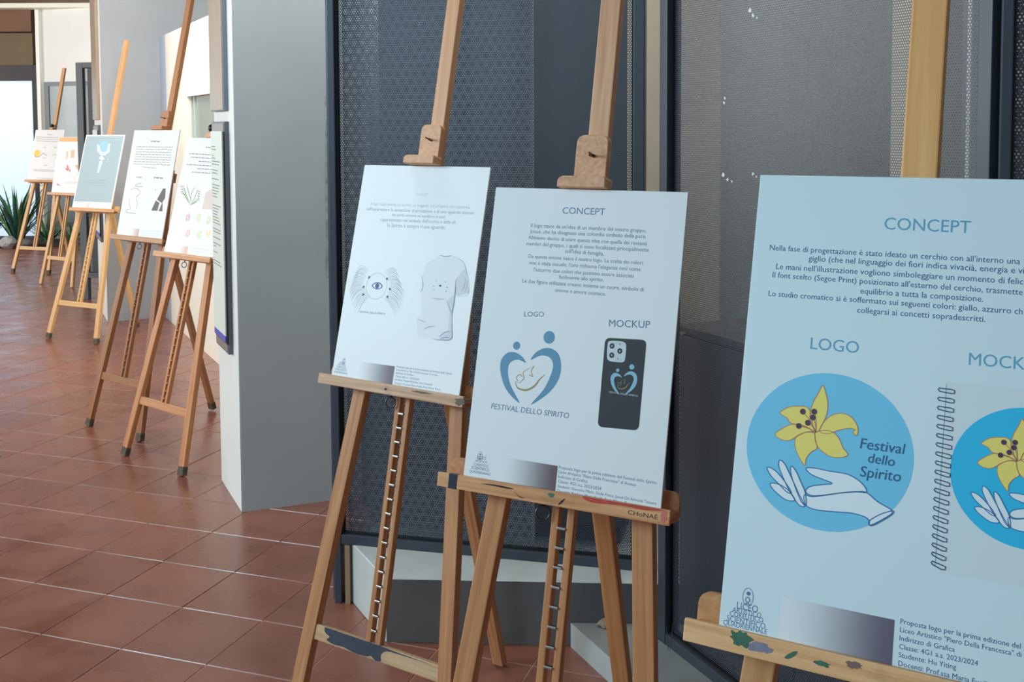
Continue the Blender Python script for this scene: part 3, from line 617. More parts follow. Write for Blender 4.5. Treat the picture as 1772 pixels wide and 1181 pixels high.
PAR = {
'P1': (-0.40171, 2.69989, -0.59414, 0.22316, 0.96356, -0.00644, 0.04219, 0.03836, 0.00348, 0.0045, -0.0106, -0.01561),
'P2': (-0.00863, 1.92722, -0.48711, 0.22807, 0.94018, 0.01758, -0.0121, 0.011, -0.00928, 0.01975, 0.01305, 0.00218),
'P3': (0.33372, 1.08803, -0.53153, 0.24355, 1.01011, 0.01016, 0.0162, 0.03432, 0.00079, -0.00079, -0.00254, 0.00317),
'A': (-1.74821, 5.20385, -0.70627, 0.25247, 1.02614, 0.03227, -0.00484, 0.00869, -0.00331, -0.00588, 0.0, -0.00874),
'B': (-2.13551, 5.75889, -0.67222, 0.22624, 1.05471, -0.00023, 0.01258, -0.0073, -0.01076, -0.00687, 0.00321, -0.01061),
'F': (-3.36407, 8.30351, -0.48891, 0.25414, 1.02647, 0.00322, 0.02053, 0.01966, 0.00933, -0.02129, -0.00365, 0.01442),
'G': (-5.42642, 12.27531, -0.3529, 0.25506, 1.06318, 0.00181, 0.0138, 0.00898, 0.00284, -0.00624, 0.00534, 0.00178),
'O': (-4.73431, 11.28616, -0.56943, 0.18929, 0.96349, 0.0, 0.0, 0.0, 0.00692, 0.00399, 0.0, -0.01595)}
M_XBAR = wood('crossbar_worn', srgb(206, 172, 132), srgb(184, 146, 104), wear=.3)
e1, P1f, MT1, lip1 = make_easel(*PAR['P1'], 'grey', 'wooden easel holding the eye-logo poster, crossbar smeared with dark paint', 'block', 'steel', cross_m=M_XBAR, back_h=.030)
e2, P2f, MT2, lip2 = make_easel(*PAR['P2'], 'near', 'wooden easel holding the blue heart-logo poster, red paint on its shelf', 'block', 'steel', back_h=.034)
e3, P3f, MT3, lip3 = make_easel(*PAR['P3'], 'pale', 'nearest wooden easel at the right edge holding the lily poster', None, 'steel', back_h=.035)
eA = make_easel(*PAR['A'], 'near', 'wooden easel with black knob standing beside the near grey wing wall', 'knob', 'wood', tips=True, mast_top=1.675)
eB = make_easel(*PAR['B'], 'dark', 'wooden easel with darkened legs, third from the far wing wall side, holding the shoe-sole poster', 'block', 'wood', tips=True)
eB[0]['label'] = 'dark-legged wooden easel holding the poster with the dark tapering mockup'
eF = make_easel(*PAR['F'], 'far', 'pale wooden easel holding the blue-grey torch poster', None, 'wood', tips=True)
eO = make_easel(*PAR['O'], 'far', 'pale wooden easel holding the orange-headed poster, half hidden by the blue-grey one', None, None, mast_top=1.54)
eG = make_easel(*PAR['G'], 'far', 'leftmost and farthest wooden easel, in front of the plants', 'knob', None, tips=True)
# paint, tape and scratches on the near easels
def decal(name, pts, m, parent, M, z=.0003, label=None):
    me = mesh(name, [(p[0], p[1], z) for p in pts], [tuple(q) for q in tessellate_polygon([[Vector((p[0], p[1], 0)) for p in pts]])]); o = link(name, me, parent, m, M)
    if label: o['label'] = label
    return o
def blob(cx, cy, rx, ry, seed, n=22, j=.3):
    r = random.Random(seed); return smooth([(cx+rx*math.cos(2*math.pi*i/n)*(1+r.uniform(-j, j)), cy+ry*math.sin(2*math.pi*i/n)*(1+r.uniform(-j, j))) for i in range(n)], 2)
def lipM(MT, P=None): return MT @ Matrix.Translation((0, 0, .0603))
s = PAR['P2'][4]
for pts, nm, m in (
    (smooth([(.075, s+.0055), (.105, s+.0052), (.150, s+.0052), (.215, s+.0055), (.236, s+.004), (.20, s-.001), (.165, s+.0005), (.13, s-.001), (.10, s-.0035), (.083, s-.001)], 3), 'red_paint_smear', M_RED),
    (blob(.238, s-.006, .006, .011, 3), 'red_paint_smear', mat('pink_paint_stain', srgb(208, 110, 92), .5)),
    (blob(.010, s-.002, .006, .004, 5), 'green_paint_spot', M_GREEN),
    (smooth([(-.145, s-.003), (-.115, s-.0005), (-.085, s-.001), (-.07, s-.003), (-.09, s-.0045), (-.115, s-.0035)], 3), 'wood_scar', M_PENCIL),
    (smooth([(-.07, s-.006), (-.058, s-.014), (-.046, s-.016), (-.056, s-.0165)], 3), 'wood_scar', M_PENCIL),
    (smooth([(.040, s-.004), (.034, s-.014), (.026, s-.018), (.032, s-.010)], 3), 'wood_scar', M_PENCIL)):
    decal(nm, pts, m, e2, lipM(MT2))
box('tape_wrap', -.218, -.198, s-.0226, s+.0066, .050, .0606, M_TAPE, e2, MT2, .0005)
class FakeP: pass
fp = FakeP(); fp.o = e2
A = Art(fp, 0); A.text('CHoNAÉ', (.168, s-.013), (.226, s-.0135), M_PENCIL, 0, .75); o = A.build('marker_lettering'); o.matrix_local = MT2 @ Matrix.Translation((0, 0, .0604))
s = PAR['P3'][4]; fp.o = e3
for pts, nm, m in ((blob(-.168, s-.003, .014, .0085, 11), 'green_paint_smear', M_GREEN), (blob(-.143, s-.008, .016, .006, 12), 'violet_paint_smear', M_VIOL),
    (smooth([(-.112, s-.012), (-.103, s-.004), (-.097, s-.002), (-.099, s-.007), (-.107, s-.013)], 3), 'green_paint_smear', M_GREEN), (blob(-.066, s-.009, .009, .0032, 13), 'green_paint_smear', M_GREEN),
    (blob(-.030, s-.002, .010, .004, 14), 'violet_paint_smear', mat('mauve_paint_stain', srgb(130, 96, 92), .5)), (blob(.085, s-.006, .017, .008, 15), 'violet_paint_smear', mat('grey_paint_stain', srgb(120, 112, 112), .5)),
    (blob(.170, s+.002, .009, .003, 16), 'dark_paint_spot', M_PENCIL)):
    decal(nm, pts, m, e3, lipM(MT3))
s = PAR['P1'][4]
for pts, nm, m in ((blob(.222, s-.008, .014, .010, 21), 'dark_paint_spot', mat('umber_paint_stain', srgb(96, 84, 72), .6)), (blob(-.02, s-.008, .004, .003, 22), 'dark_paint_spot', M_PENCIL), (blob(.10, s-.001, .03, .003, 23), 'dark_paint_spot', mat('umber_paint_stain', srgb(96, 84, 72), .6))):
    decal(nm, pts, m, e1, lipM(MT1))
cb = .2875
decal('dark_paint_smear', smooth([(-.172, cb+.017), (-.165, cb+.0195), (-.10, cb+.0195), (.02, cb+.0195), (.10, cb+.0175), (.185, cb+.0170), (.10, cb+.0150), (.045, cb+.012), (.028, cb-.002), (.030, cb-.016), (.012, cb-.0190), (-.004, cb-.012), (-.02, cb-.017), (-.06, cb-.0185), (-.10, cb-.014), (-.135, cb-.016), (-.160, cb-.010), (-.150, cb-.001), (-.168, cb+.006)], 3), M_BLOT, e1, MT1 @ Matrix.Translation((0, 0, -.0026)))
s = PAR['P2'][4]
# scratches on the right front leg of the heart easel
for a, b in (((.238, .735), (.246, .690)), ((.250, .740), (.249, .690))):
    fp.o = e2; A = Art(fp, 0); A.stroke([a, ((a[0]+b[0])/2+.001, (a[1]+b[1])/2), b], .0022, M_PENCIL, 0, False, True); o = A.build('scratch'); o.matrix_local = MT2 @ Matrix.Translation((0, 0, .0014))
# ---- poster 1 : eye logo and t-shirt
p = Poster(PAR['P1'], 'white poster with a winged blue eye logo and a grey t-shirt mockup')
Z = lambda x, y: p.uv(550+x/2.625, 270+y/2.625)
Y = lambda x, y: p.uv(560+x/5.904, 440+y/5.904)
A = Art(p); A.text('CONCEPT', Z(445, 181), Z(506, 181), I_PGREY, 0, .9); A.build('heading')
A = Art(p)
I_P1 = flat('ink_faded_blue', srgb(150, 162, 176)); I_P1b = flat('ink_faded_pale', srgb(184, 194, 202))
for i, (t, a, b) in enumerate((("Il logo rappresenta un occhio, un soggetto ed un'opera che trasmette", (240, 223), (690, 240)), ("nell'osservatore la sensazione di protezione e di uno sguardo attento", (220, 247), (708, 266)), ("che porta armonia ed equilibrio in tutti.", (335, 273), (580, 284)), ("rappresentato nel simbolo dell'occhio e delle ali,", (285, 296), (628, 309)), ("lo Spirito è sempre il suo sguardo.", (315, 322), (580, 333)))):
    A.text(t, Z(*a), Z(*b), I_P1b if i == 0 else I_P1)
A.build('concept_text')
A = Art(p); c = Y(540, 327); rx = abs(Y(640, 327).x-Y(430, 327).x)/2
A.ell(c, rx, rx*1.02, I_GREY, 0, 40, False, .0008)
ew = (Y(605, 325)-Y(490, 325)).length/2; ec = Y(548, 326)
A.poly(smooth([(ec.x-ew, ec.y), (ec.x-ew*.4, ec.y+ew*.5), (ec.x+ew*.4, ec.y+ew*.5), (ec.x+ew, ec.y), (ec.x+ew*.4, ec.y-ew*.45), (ec.x-ew*.4, ec.y-ew*.45)], 3), I_SLATE, 0)
A.poly(smooth([(ec.x-ew*.75, ec.y), (ec.x-ew*.3, ec.y+ew*.34), (ec.x+ew*.3, ec.y+ew*.34), (ec.x+ew*.78, ec.y), (ec.x+ew*.3, ec.y-ew*.34), (ec.x-ew*.3, ec.y-ew*.34)], 3), I_HAND, 1)
A.ell(ec, ew*.36, ew*.38, I_NAVY, 2, 20)
for x, y in ((467, 236), (648, 252), (410, 334), (677, 356), (407, 412), (651, 436)):
    q = Y(x, y); A.ell(q, .0034, .0034, I_BLUEDK, 2, 6)
    sgn = -1 if x < 540 else 1; A.stroke([q, (q.x+sgn*.004, q.y-.004)], .0016, I_BLUEDK, 2)
rnd = random.Random(2)
for sgn in (-1, 1):
    for i in range(30):
        t = i/29; dx = 78+52*math.sin(math.pi*min(1, t*1.05))+rnd.uniform(-5, 5); ty = 20 if sgn > 0 else 0
        a = (545+sgn*dx, 170+t*265+ty); ex_ = 155+125*math.sin(math.pi*(.12+.70*t))+rnd.uniform(-14, 10)-60*max(0, t-.6); ey_ = 165+t*455+rnd.uniform(-12, 12)+ty
        b_ = (545+sgn*(dx*.45+ex_*.55), (a[1]+ey_)/2-26-18*(1-t)); A.stroke(smooth([Y(*a), Y(*b_), Y(545+sgn*ex_, ey_)], 4, False), .0009, I_P1 if i % 3 else I_GREY, 0, False, True)
A.text('FESTIVAL DELLO SPIRITO', Y(372, 600), Y(628, 620), I_NAVY, 0, .9)
A.build('eye_logo')
A = Art(p); I_SH = flat('ink_shirt', srgb(229, 232, 234)); I_SH2 = flat('ink_shirt_shade', srgb(208, 213, 219)); I_SH3 = flat('ink_shirt_dark', srgb(120, 132, 154))
A.poly([Y(*q) for q in ((1190, 10), (1250, 22), (1310, 14), (1400, 62), (1450, 130), (1485, 395), (1370, 432), (1345, 400), (1325, 520), (1312, 700), (1305, 872), (1180, 880), (1080, 870), (960, 850), (950, 660), (1000, 600), (1000, 395), (975, 380), (1010, 260), (1040, 100))], I_SH, 0)
A.poly([Y(*q) for q in ((1370, 240), (1400, 190), (1450, 140), (1482, 395), (1370, 430), (1345, 400))], I_SH2, 1)
A.poly([Y(*q) for q in ((1350, 280), (1345, 400), (1325, 520), (1312, 700), (1305, 872), (1180, 880), (1200, 850), (1270, 800), (1290, 600), (1255, 480), (1330, 420))], I_SH2, 1)
for pts, w, m in ((((1190, 12), (1250, 24), (1310, 14)), .0025, I_MGREY), (((1310, 14), (1400, 60), (1450, 130), (1485, 395), (1370, 432)), .001, I_MGREY), (((1350, 270), (1345, 400), (1322, 560), (1310, 620)), .003, I_SH3), (((1312, 560), (1312, 760), (1303, 870), (1180, 878), (1110, 868)), .0022, I_SH3), (((1180, 850), (1240, 800), (1300, 790)), .003, I_MGREY), (((1190, 868), (1250, 850), (1300, 868)), .002, I_SH3), (((1020, 770), (1080, 742), (1140, 740)), .002, I_MGREY), (((955, 670), (1000, 680), (1050, 700)), .0015, I_MGREY), (((1100, 450), (1180, 460), (1250, 460)), .0018, I_MGREY), (((1000, 215), (1015, 300), (1010, 360), (985, 385)), .002, I_MGREY), (((1255, 470), (1290, 560), (1310, 620)), .0016, I_MGREY), (((1370, 240), (1350, 290), (1350, 400)), .0014, I_MGREY), (((1410, 380), (1440, 320), (1450, 240)), .002, I_MGREY), (((1440, 395), (1465, 330), (1465, 260)), .0016, I_MGREY)):
    A.stroke(smooth([Y(*q) for q in pts], 4, False), w, m, 2, False, True)
ec = Y(1192, 324); A.ell(ec, .0042, .0026, I_SLATE, 3, 14); A.ell(ec, .0016, .0018, I_NAVY, 4, 8)
for x, y in ((1155, 275), (1245, 285), (1125, 326), (1262, 340), (1127, 368), (1250, 380)): q = Y(x, y); A.ell(q, .0014, .0014, I_SLATE, 3, 6)
A.build('tshirt_mockup')
a = Y(160, 1160); crest(p, Y(208, 1095).x, Y(208, 1095).y, .85, [(w, a.x+l*.85, a.x+r*.85, .012+b*.8) for w, l, r, b in (('LICEO', -.002, .018, .036), ('ARTISTICO', -.008, .024, .029), ('COREUTICO', -.0115, .028, .021), ('SCIENTIFICO', -.016, .032, .012), ('QUADRIENNALE', -.02, .037, .003))])
grad(p, Z(170, 960).x, Z(345, 990).x, Z(340, 955).y, srgb(104, 84, 92))
A = Art(p)
for t, a, b in (('Proposta logo per la prima edizione del Festival dello Spirito', (358, 961), (608, 995)), ('Liceo Artistico "Piero Della Francesca" di Arezzo', (357, 975), (545, 1001)), ('Indirizzo di Grafica', (355, 990), (432, 1000)), ('Classe: 4G1 a.s. 2023/2024', (353, 1005), (460, 1020)), ('Studenti: Naomi Brandini, Sara Caneschi', (350, 1020), (520, 1044)), ('Docenti: Prof.ssa Maria Fucili, Prof. Marco Rossi', (348, 1036), (555, 1066))): A.text(t, Z(*a), Z(*b), I_SLATE, 0, 1.)
A.build('credits_text')
# ---- poster 2 : heart logo and phone case
p = Poster(PAR['P2'], 'white poster with a blue heart logo and a black phone case mockup')
Z = lambda x, y: p.uv(780+x/1.937, 310+y/1.937)
A = Art(p); A.text('CONCEPT', Z(374, 116), Z(516, 121), I_SLATE, 0, .95); A.build('heading')
A = Art(p); A.text('LOGO', Z(246, 461), Z(312, 462), I_SLATE, 0, .9); A.build('heading')
A = Art(p); A.text('MOCKUP', Z(530, 495), Z(668, 500), I_SLATE, 0, .95); A.build('heading')
A = Art(p)
for t, a, b in (("Il logo nasce da un'idea di un membro del nostro gruppo,", (268, 161), (655, 179)), ("Josuè, che ha disegnato una colomba simbolo della pace.", (265, 181), (655, 199)), ("Abbiamo deciso di unire questa idea con quella dei restanti", (260, 201), (657, 223)), ("membri del gruppo, i quali si sono focalizzati principalmente", (253, 222), (663, 244)), ("sull'idea di famiglia.", (383, 247), (513, 257)),
    ("Da questa unione nasce il nostro logo. La scelta dei colori", (260, 264), (643, 287)), ("non è stata casuale: l'oro richiama l'eleganza così come", (263, 286), (636, 309)), ("l'azzurro; due colori che possono essere associati", (278, 309), (612, 331)), ("facilmente allo spirito.", (362, 334), (512, 344)), ("Le due figure stilizzate creano insieme un cuore, simbolo di", (240, 347), (646, 377)), ("unione e amore cosmico.", (350, 378), (520, 392))):
    A.text(t, Z(*a), Z(*b), I_SLATE, 0, 1.)
A.build('concept_text')
HL = [(252, 617), (240, 596), (215, 581), (190, 583), (170, 605), (166, 640), (178, 690), (200, 725), (231, 752), (216, 722), (200, 690), (192, 655), (194, 626), (206, 611), (228, 606)]
HR = [(268, 607), (285, 582), (315, 567), (345, 572), (365, 595), (370, 640), (355, 685), (320, 725), (268, 757), (310, 708), (332, 665), (343, 630), (338, 606), (322, 594), (298, 593)]
DV = [((217, 678), (224, 700), (252, 708), (280, 695), (298, 672), (317, 655)), ((217, 678), (232, 683), (238, 676), (246, 668), (243, 650), (258, 638), (280, 627)), ((226, 678), (220, 665), (232, 656), (240, 664)), ((280, 627), (270, 645), (275, 662), (262, 656))]
c0 = Z(268, 650)
def heart(A, f, z, m1, m2, k):
    A.poly(smooth([f(*q) for q in HL], 3), m1, z); A.poly(smooth([f(*q) for q in HR], 3), m1, z)
    a = f(221, 559); A.ell(a, .0082*k, .0082*k, m1, z, 28); a = f(330, 531); A.ell(a, .0125*k, .0125*k, m1, z, 28)
    for i, d_ in enumerate(DV): A.stroke(smooth([f(*q) for q in d_], 5, False), (.0040 if i == 0 else .0016)*k, m2, z, False, i < 2)
A = Art(p); heart(A, Z, 0, I_HEART, I_GOLD, 1.); A.text('FESTIVAL DELLO SPIRITO', Z(135, 770), Z(396, 803), I_SLATE, 0, .98, shear=.08); A.build('heart_logo')
A = Art(p); k = Z(655, 560)-Z(517, 550)
def rounded(c, r):
    out = []; n = len(c)
    for i in range(n):
        a, b, d_ = c[i-1], c[i], c[(i+1) % n]; u = (a-b).normalized()*r; w = (d_-b).normalized()*r
        for k in range(7): t = k/6; out.append((b+u)*(1-t)**2+b*2*t*(1-t)+(b+w)*t*t)
    return out
A.poly(rounded([Z(518, 532), Z(657, 540), Z(630, 844), Z(492, 831)], .011), I_BLACK, 0)
A.poly(smooth([Z(*q) for q in ((526, 555), (533, 543), (560, 543), (580, 547), (588, 558), (585, 600), (578, 614), (555, 614), (532, 610), (524, 598))], 3), I_PGREY, 1)
for x, y in ((541, 560), (567, 577), (540, 591)): a = Z(x, y); A.ell(a, .0052, .0052, I_BLACK, 2, 20); A.ell(a, .0020, .0020, I_MGREY, 3, 12)
a = Z(567, 553); A.ell(a, .0016, .0016, I_GREY, 2, 8); a = Z(560, 603); A.ell(a, .0016, .0016, I_GREY, 2, 8)
cc = Z(581, 680); sc = .40
heart(A, lambda x, y: cc+(Z(x, y)-c0)*sc, 1, flat('ink_light_blue', srgb(140, 190, 214)), I_GOLD, sc)
A.text('FESTIVAL DELLO SPIRITO', Z(531, 717), Z(627, 731), I_PGREY, 1, .9); A.build('phone_case_mockup')
a = Z(94, 996); crest(p, Z(98, 929).x, Z(98, 929).y, .8, [(w, a.x+l*.86, a.x+r*.86, .010+b*.92) for w, l, r, b in (('LICEO', -.010, .014, .034), ('ARTISTICO', -.014, .018, .027), ('COREUTICO', -.018, .022, .019), ('SCIENTIFICO', -.022, .026, .011), ('QUADRIENNALE', -.026, .030, .003))])
grad(p, Z(165, 960).x, Z(356, 990).x, Z(345, 960).y, srgb(104, 84, 92))
A = Art(p)
for t, a, b in (('Proposta logo per la prima edizione del Festival dello Spirito', (362, 971), (690, 1024)), ('Liceo Artistico "Piero Della Francesca" di Arezzo', (361, 986), (621, 1031)), ('Indirizzo di Grafica', (360, 1002), (458, 1019)), ('Classe: 4G1 a.s. 2023/2024', (359, 1018), (504, 1044)), ('Studenti: Giacomo Matti, Giulia Fosca, Josuè De Almeida Teixera', (358, 1034), (688, 1093)), ('Docenti: Prof.ssa Maria Fucili, Prof. Marco Rossi', (357, 1050), (610, 1096))): A.text(t, Z(*a), Z(*b), I_SLATE, 0, 1.)
A.build('credits_text')
# ---- poster 3 : lily and open hand
p = Poster(PAR['P3'], 'largest, nearest white poster with a yellow lily over an open hand', mat('poster_board_cool', srgb(222, 236, 240), .42, spec=.4))
Z = lambda x, y: p.uv(1180+x/2.5676, 280+y/2.5676)
Y = lambda x, y: p.uv(1180+x/2.1824, 640+y/2.1824)
for t, a, b, sx in (('CONCEPT', (898, 300), (1282, 318), 1.0), ('LOGO', (570, 832), (785, 852), .98)):
    A = Art(p); A.text(t, Z(*a), Z(*b), I_TEAL, 0, sx); A.build('heading')
A = Art(p); a = Z(1274, 903); b = Z(1475, 921); A.text('MOCK', a, a+(b-a)*1.235, I_TEAL, 0, 1.); 
l1 = a+(b-a)*1.235; A.text('UP', l1+(b-a)*.05, l1+(b-a)*.62, I_TEAL, 0, 1.); A.build('heading')
A = Art(p)
for t, a, b in (("Nella fase di progettazione è stato ideato un cerchio con all'interno una", (390, 393), (1502, 456)), ("giglio (che nel linguaggio dei fiori indica vivacià, energia e vi", (562, 441), (1520, 498)), ("Le mani nell'illustrazione vogliono simboleggiare un momento di felic", (418, 477), (1516, 546)), ("Il font scelto (Segoe Print) posizionato all'esterno del cerchio, trasmette", (402, 514), (1513, 593)), ("equilibrio a tutta la composizione.", (792, 586), (1338, 623)), ("Lo studio cromatico si è soffermato sui seguenti colori: giallo, azzurro ch", (384, 597), (1513, 679)), ("collegarsi ai concetti sopradescritti.", (778, 671), (1348, 713))):
    A.text(t, Z(*a), Z(*b), I_BLUEDK, 0, 1.02)
A.build('concept_text')
PET = [[(532, 60), (515, 90), (495, 125), (483, 170), (488, 200), (500, 226), (512, 236), (528, 212), (547, 168), (551, 125), (544, 92)],
 [(370, 165), (386, 150), (412, 140), (450, 138), (474, 143), (487, 165), (493, 205), (500, 236), (472, 218), (436, 208), (408, 200), (396, 182)],
 [(352, 243), (380, 222), (410, 208), (445, 208), (478, 220), (501, 238), (470, 236), (440, 248), (405, 268), (370, 262)],
 [(521, 234), (532, 204), (560, 176), (600, 165), (638, 178), (660, 208), (665, 236), (657, 250), (645, 234), (655, 228), (634, 222), (596, 228), (552, 242)],
 [(500, 240), (506, 270), (510, 298), (490, 310), (470, 335), (464, 362), (442, 330), (427, 290), (430, 258), (455, 242), (480, 234)],
 [(503, 242), (520, 232), (560, 232), (590, 255), (608, 295), (627, 322), (598, 332), (560, 328), (525, 305), (506, 276)]]
STM = [(457, 159, 11), (500, 159, 9), (495, 181, 9), (476, 201, 9), (442, 213, 9)]
HND = [[(470, 372), (500, 372), (560, 384), (620, 394), (662, 415), (690, 442), (696, 464), (660, 462), (600, 466), (540, 474), (490, 476), (468, 462), (476, 446), (500, 438), (540, 434), (568, 430), (536, 416), (500, 402), (478, 388)],
 [(462, 474), (490, 480), (540, 475), (600, 466), (660, 461), (696, 464), (740, 500), (795, 535), (765, 562), (712, 588), (708, 572), (690, 556), (640, 542), (590, 538), (540, 534), (500, 528), (468, 512)],
 [(322, 369), (345, 376), (372, 402), (398, 436), (414, 466), (396, 462), (368, 434), (342, 408), (328, 388)],
 [(335, 430), (362, 432), (398, 452), (424, 484), (422, 496), (392, 492), (358, 466), (338, 444)],
 [(370, 342), (388, 356), (406, 392), (424, 430), (444, 474), (464, 515), (444, 513), (422, 484), (400, 446), (378, 398), (366, 362)],
 [(413, 365), (430, 382), (448, 422), (466, 466), (469, 512), (452, 500), (438, 470), (424, 432), (412, 392)]]
CUFF = [(796, 534), (792, 548), (740, 580), (712, 590), (708, 572), (752, 546)]
ca = Y(246, 270); cb_ = Y(877, 320); cc_ = (ca+cb_)/2; r1 = (cb_-ca).length/2; ct = Y(540, 12); cbm = Y(575, 617); cen = Vector((cc_.x, (ct.y+cbm.y)/2)); ry1 = abs(ct.y-cbm.y)/2
def emblem(A, f, cc, k, mc, rim=None):
    A.ell(cc, r1*k, ry1*k, mc, 0, 72); 
    for i, pt in enumerate(PET):
        q = smooth([f(*t) for t in pt], 4); A.poly(q, I_YEL, 1+i*.2); A.stroke(q, .0009*k, I_RIM, 2.4, True)
    for x, y, r in STM: A.stroke(smooth([f(x, y), f((x+506)/2+4, (y+238)/2-3), f(506, 238)], 3, False), .0010*k, I_RIM, 2.6); A.ell(f(x, y), .0037*k, .0037*k, I_PLUM, 3, 16)
    for pt in [HND[1], HND[0], HND[2], HND[3], HND[4], HND[5], CUFF]:
        q = smooth([f(*t) for t in pt], 4); A.poly(q, I_HAND, 1.2+.2*[HND[1], HND[0], HND[2], HND[3], HND[4], HND[5], CUFF].index(pt)); A.stroke(q, .0012*k, I_LINE, 3., True)
A = Art(p); emblem(A, Y, cen, 1., I_CIRC)
for t, a, b in (('Festival', (672, 297), (842, 320)), ('dello', (702, 350), (803, 366)), ('Spirito', (672, 403), (826, 424))): A.text(t, Y(*a), Y(*b), I_BLUEDK, 3, 1.0, shear=.12)
A.build('lily_logo')
A = Art(p); X = lambda x, y: p.uv(1590+x/3.28, 640+y/3.28)
nb0 = X(158, 68); nb1 = X(120, 1150); w_ = .215
A.poly([X(158, 68), X(158, 68)+Vector((w_, 0)), X(120, 1150)+Vector((w_, 0)), X(120, 1150)], flat('ink_notebook_cover', srgb(222, 231, 233)), 0)
A.stroke([X(157, 80), X(92, 1120)], .0007, I_MGREY, 1)
c2 = Y(1216, 405); c2l = Y(1002, 400); k2 = .825
c2 = Vector((X(180, 640).x+r1*k2*.985, (X(490, 232).y+X(560, 985).y)/2))
A2 = Art(p, 2); f2 = lambda x, y: c2+(Y(x, y)-cen)*k2; emblem(A2, f2, c2, k2, I_CIRC2)
A.build('notebook_cover'); A2.build('notebook_emblem')
A = Art(p, 6)
N = 20
for i in range(N):
    t = i/(N-1); a = X(112+(72-112)*t, 108+(1090-108)*t); b = X(203+(150-203)*t, 122+(1122-122)*t); h = Vector((0, -.0036))
    A.stroke([b+Vector((-.003, .0012)), b+Vector((0, .0006)), b+Vector((0, -.003)), b+Vector((-.004, -.0034)), a+Vector((.001, -.0030)), a+Vector((-.0004, -.001)), a+Vector((.0006, .0008)), b+Vector((-.003, .0014))], .0012, I_WIRE, 0)
A.build('wire_binding')
C = lambda x, y: p.uv(1180+x/6.329, 1010+y/6.329)
crest(p, C(724, 152).x, C(724, 152).y, 1.08, [(w, C(*a).x, C(*b).x, (C(*a).y+C(*b).y)/2) for w, a, b in (('LICEO', (600, 278), (830, 320)), ('ARTISTICO', (552, 318), (866, 375)), ('COREUTICO', (522, 358), (888, 430)), ('SCIENTIFICO', (490, 408), (912, 506)), ('QUADRIENNALE', (452, 452), (930, 560)))])
grad(p, p.uv(1352, 1040).x, p.uv(1546, 1110).x, p.uv(1546, 1073).y, srgb(100, 90, 106))
K = lambda x, y: p.uv(1460+x/5.679, 1050+y/5.679)
A = Art(p)
for t, a, b in (('Proposta logo per la prima edizione del', (556, 168), (1738, 418)), ('Liceo Artistico "Piero Della Francesca" di', (552, 250), (1745, 500)), ('Indirizzo di Grafica', (547, 332), (1090, 450)), ('Classe: 4G1 a.s. 2023/2024', (543, 415), (1318, 585)), ('Studente: Hu Yiting', (538, 498), (1105, 622)), ('Docenti: Prof.ssa Maria Fucili', (535, 582), (1410, 790))): A.text(t, K(*a), K(*b), I_BLUEDK, 0, 1.02)
A.build('credits_text')
# ---- far posters
def lines(p, f, rows, m, h=.0035, seg=True, name='concept_text', seed=1):
    r = random.Random(seed); A = Art(p)
    for (x0, y0, x1, y1) in rows:
        a = f(x0, y0); b = f(x1, y1)
        if (b-a).length < .001: continue
        t = 0.; L = (b-a).length
        while t < 1:
            w = min(1-t, r.uniform(.01, .035)/L); q0 = a+(b-a)*t; q1 = a+(b-a)*(t+w); A.stroke([q0, q1], h, m); t += w+.005/L
    A.build(name)
I_FT = flat('ink_far_grey', srgb(156, 152, 146)); I_FTd = flat('ink_far_dark', srgb(96, 92, 90))
p = Poster(PAR['A'], 'white poster with green bird drawing and pastel flowers, partly hidden by the notice'); Z = lambda x, y: p.uv(190+x/4.217, 200+y/4.217)
rows = [(580, 278, 860, 296), (588, 304, 900, 324), (648, 334, 880, 350), (560, 357, 900, 380), (638, 388, 880, 404), (600, 413, 860, 432)]
lines(p, Z, rows, flat('ink_far_mid', srgb(128, 124, 126)), .0042)
lines(p, Z, [(700, 232, 790, 238)], I_FT, .006, name='heading')
A = Art(p); g1_ = flat('ink_green', srgb(124, 150, 96)); g2_ = flat('ink_olive_grey', srgb(120, 124, 118))
for i, (a, b, c_) in enumerate((((515, 560), (545, 580), (580, 650)), ((540, 520), (560, 590), (590, 650)), ((560, 500), (575, 560), (600, 640)), ((585, 640), (600, 560), (625, 520)), ((590, 655), (620, 600), (640, 540)), ((600, 650), (640, 620), (655, 560)), ((580, 655), (610, 640), (640, 600)))): A.stroke(smooth([Z(*a), Z(*b), Z(*c_)], 4, False), .0055, g1_, 0, False, True)
for y in range(0, 5): A.stroke([Z(512+4*y, 515+y*13), Z(545+3*y, 520+y*14)], .0028, g2_); A.stroke([Z(632+4*y, 548+y*17), Z(662-2*y, 558+y*17)], .0028, g2_)
A.build('bird_logo')
A = Art(p); A.poly([Z(672, 682), Z(700, 560), Z(745, 535), Z(900, 560), Z(880, 700)], flat('ink_blush', srgb(224, 204, 198))); A.build('bag_mockup')
rnd = random.Random(4)
for cx, cy, m in ((570, 745, 'pink'), (650, 745, 'lime'), (720, 765, 'lime'), (570, 860, 'red'), (655, 870, 'lime'), (720, 860, 'yellow'), (790, 770, 'pink'), (800, 870, 'lime')):
    mm = flat('ink_pastel_'+m, {'pink': srgb(226, 190, 196), 'lime': srgb(220, 226, 184), 'red': srgb(236, 200, 188), 'yellow': srgb(240, 226, 176)}[m])
    A = Art(p)
    for k in range(6): a = 2*math.pi*k/6+rnd.random(); q = Z(cx, cy); A.ell((q.x+.013*math.cos(a), q.y+.013*math.sin(a)), .008, .010, mm, k*.1, 12)
    A.build('pastel_motif')
grad(p, Z(500, 950).x, Z(572, 960).x, Z(572, 958).y, srgb(226, 180, 156))
lines(p, Z, [(590, 965, 720, 985), (590, 985, 700, 1003)], I_PGREY, .003, name='credits_text')
p = Poster(PAR['B'], 'white poster with sinuous line logo and dark tapering mockup'); Z = lambda x, y: p.uv(190+x/4.217, 200+y/4.217)
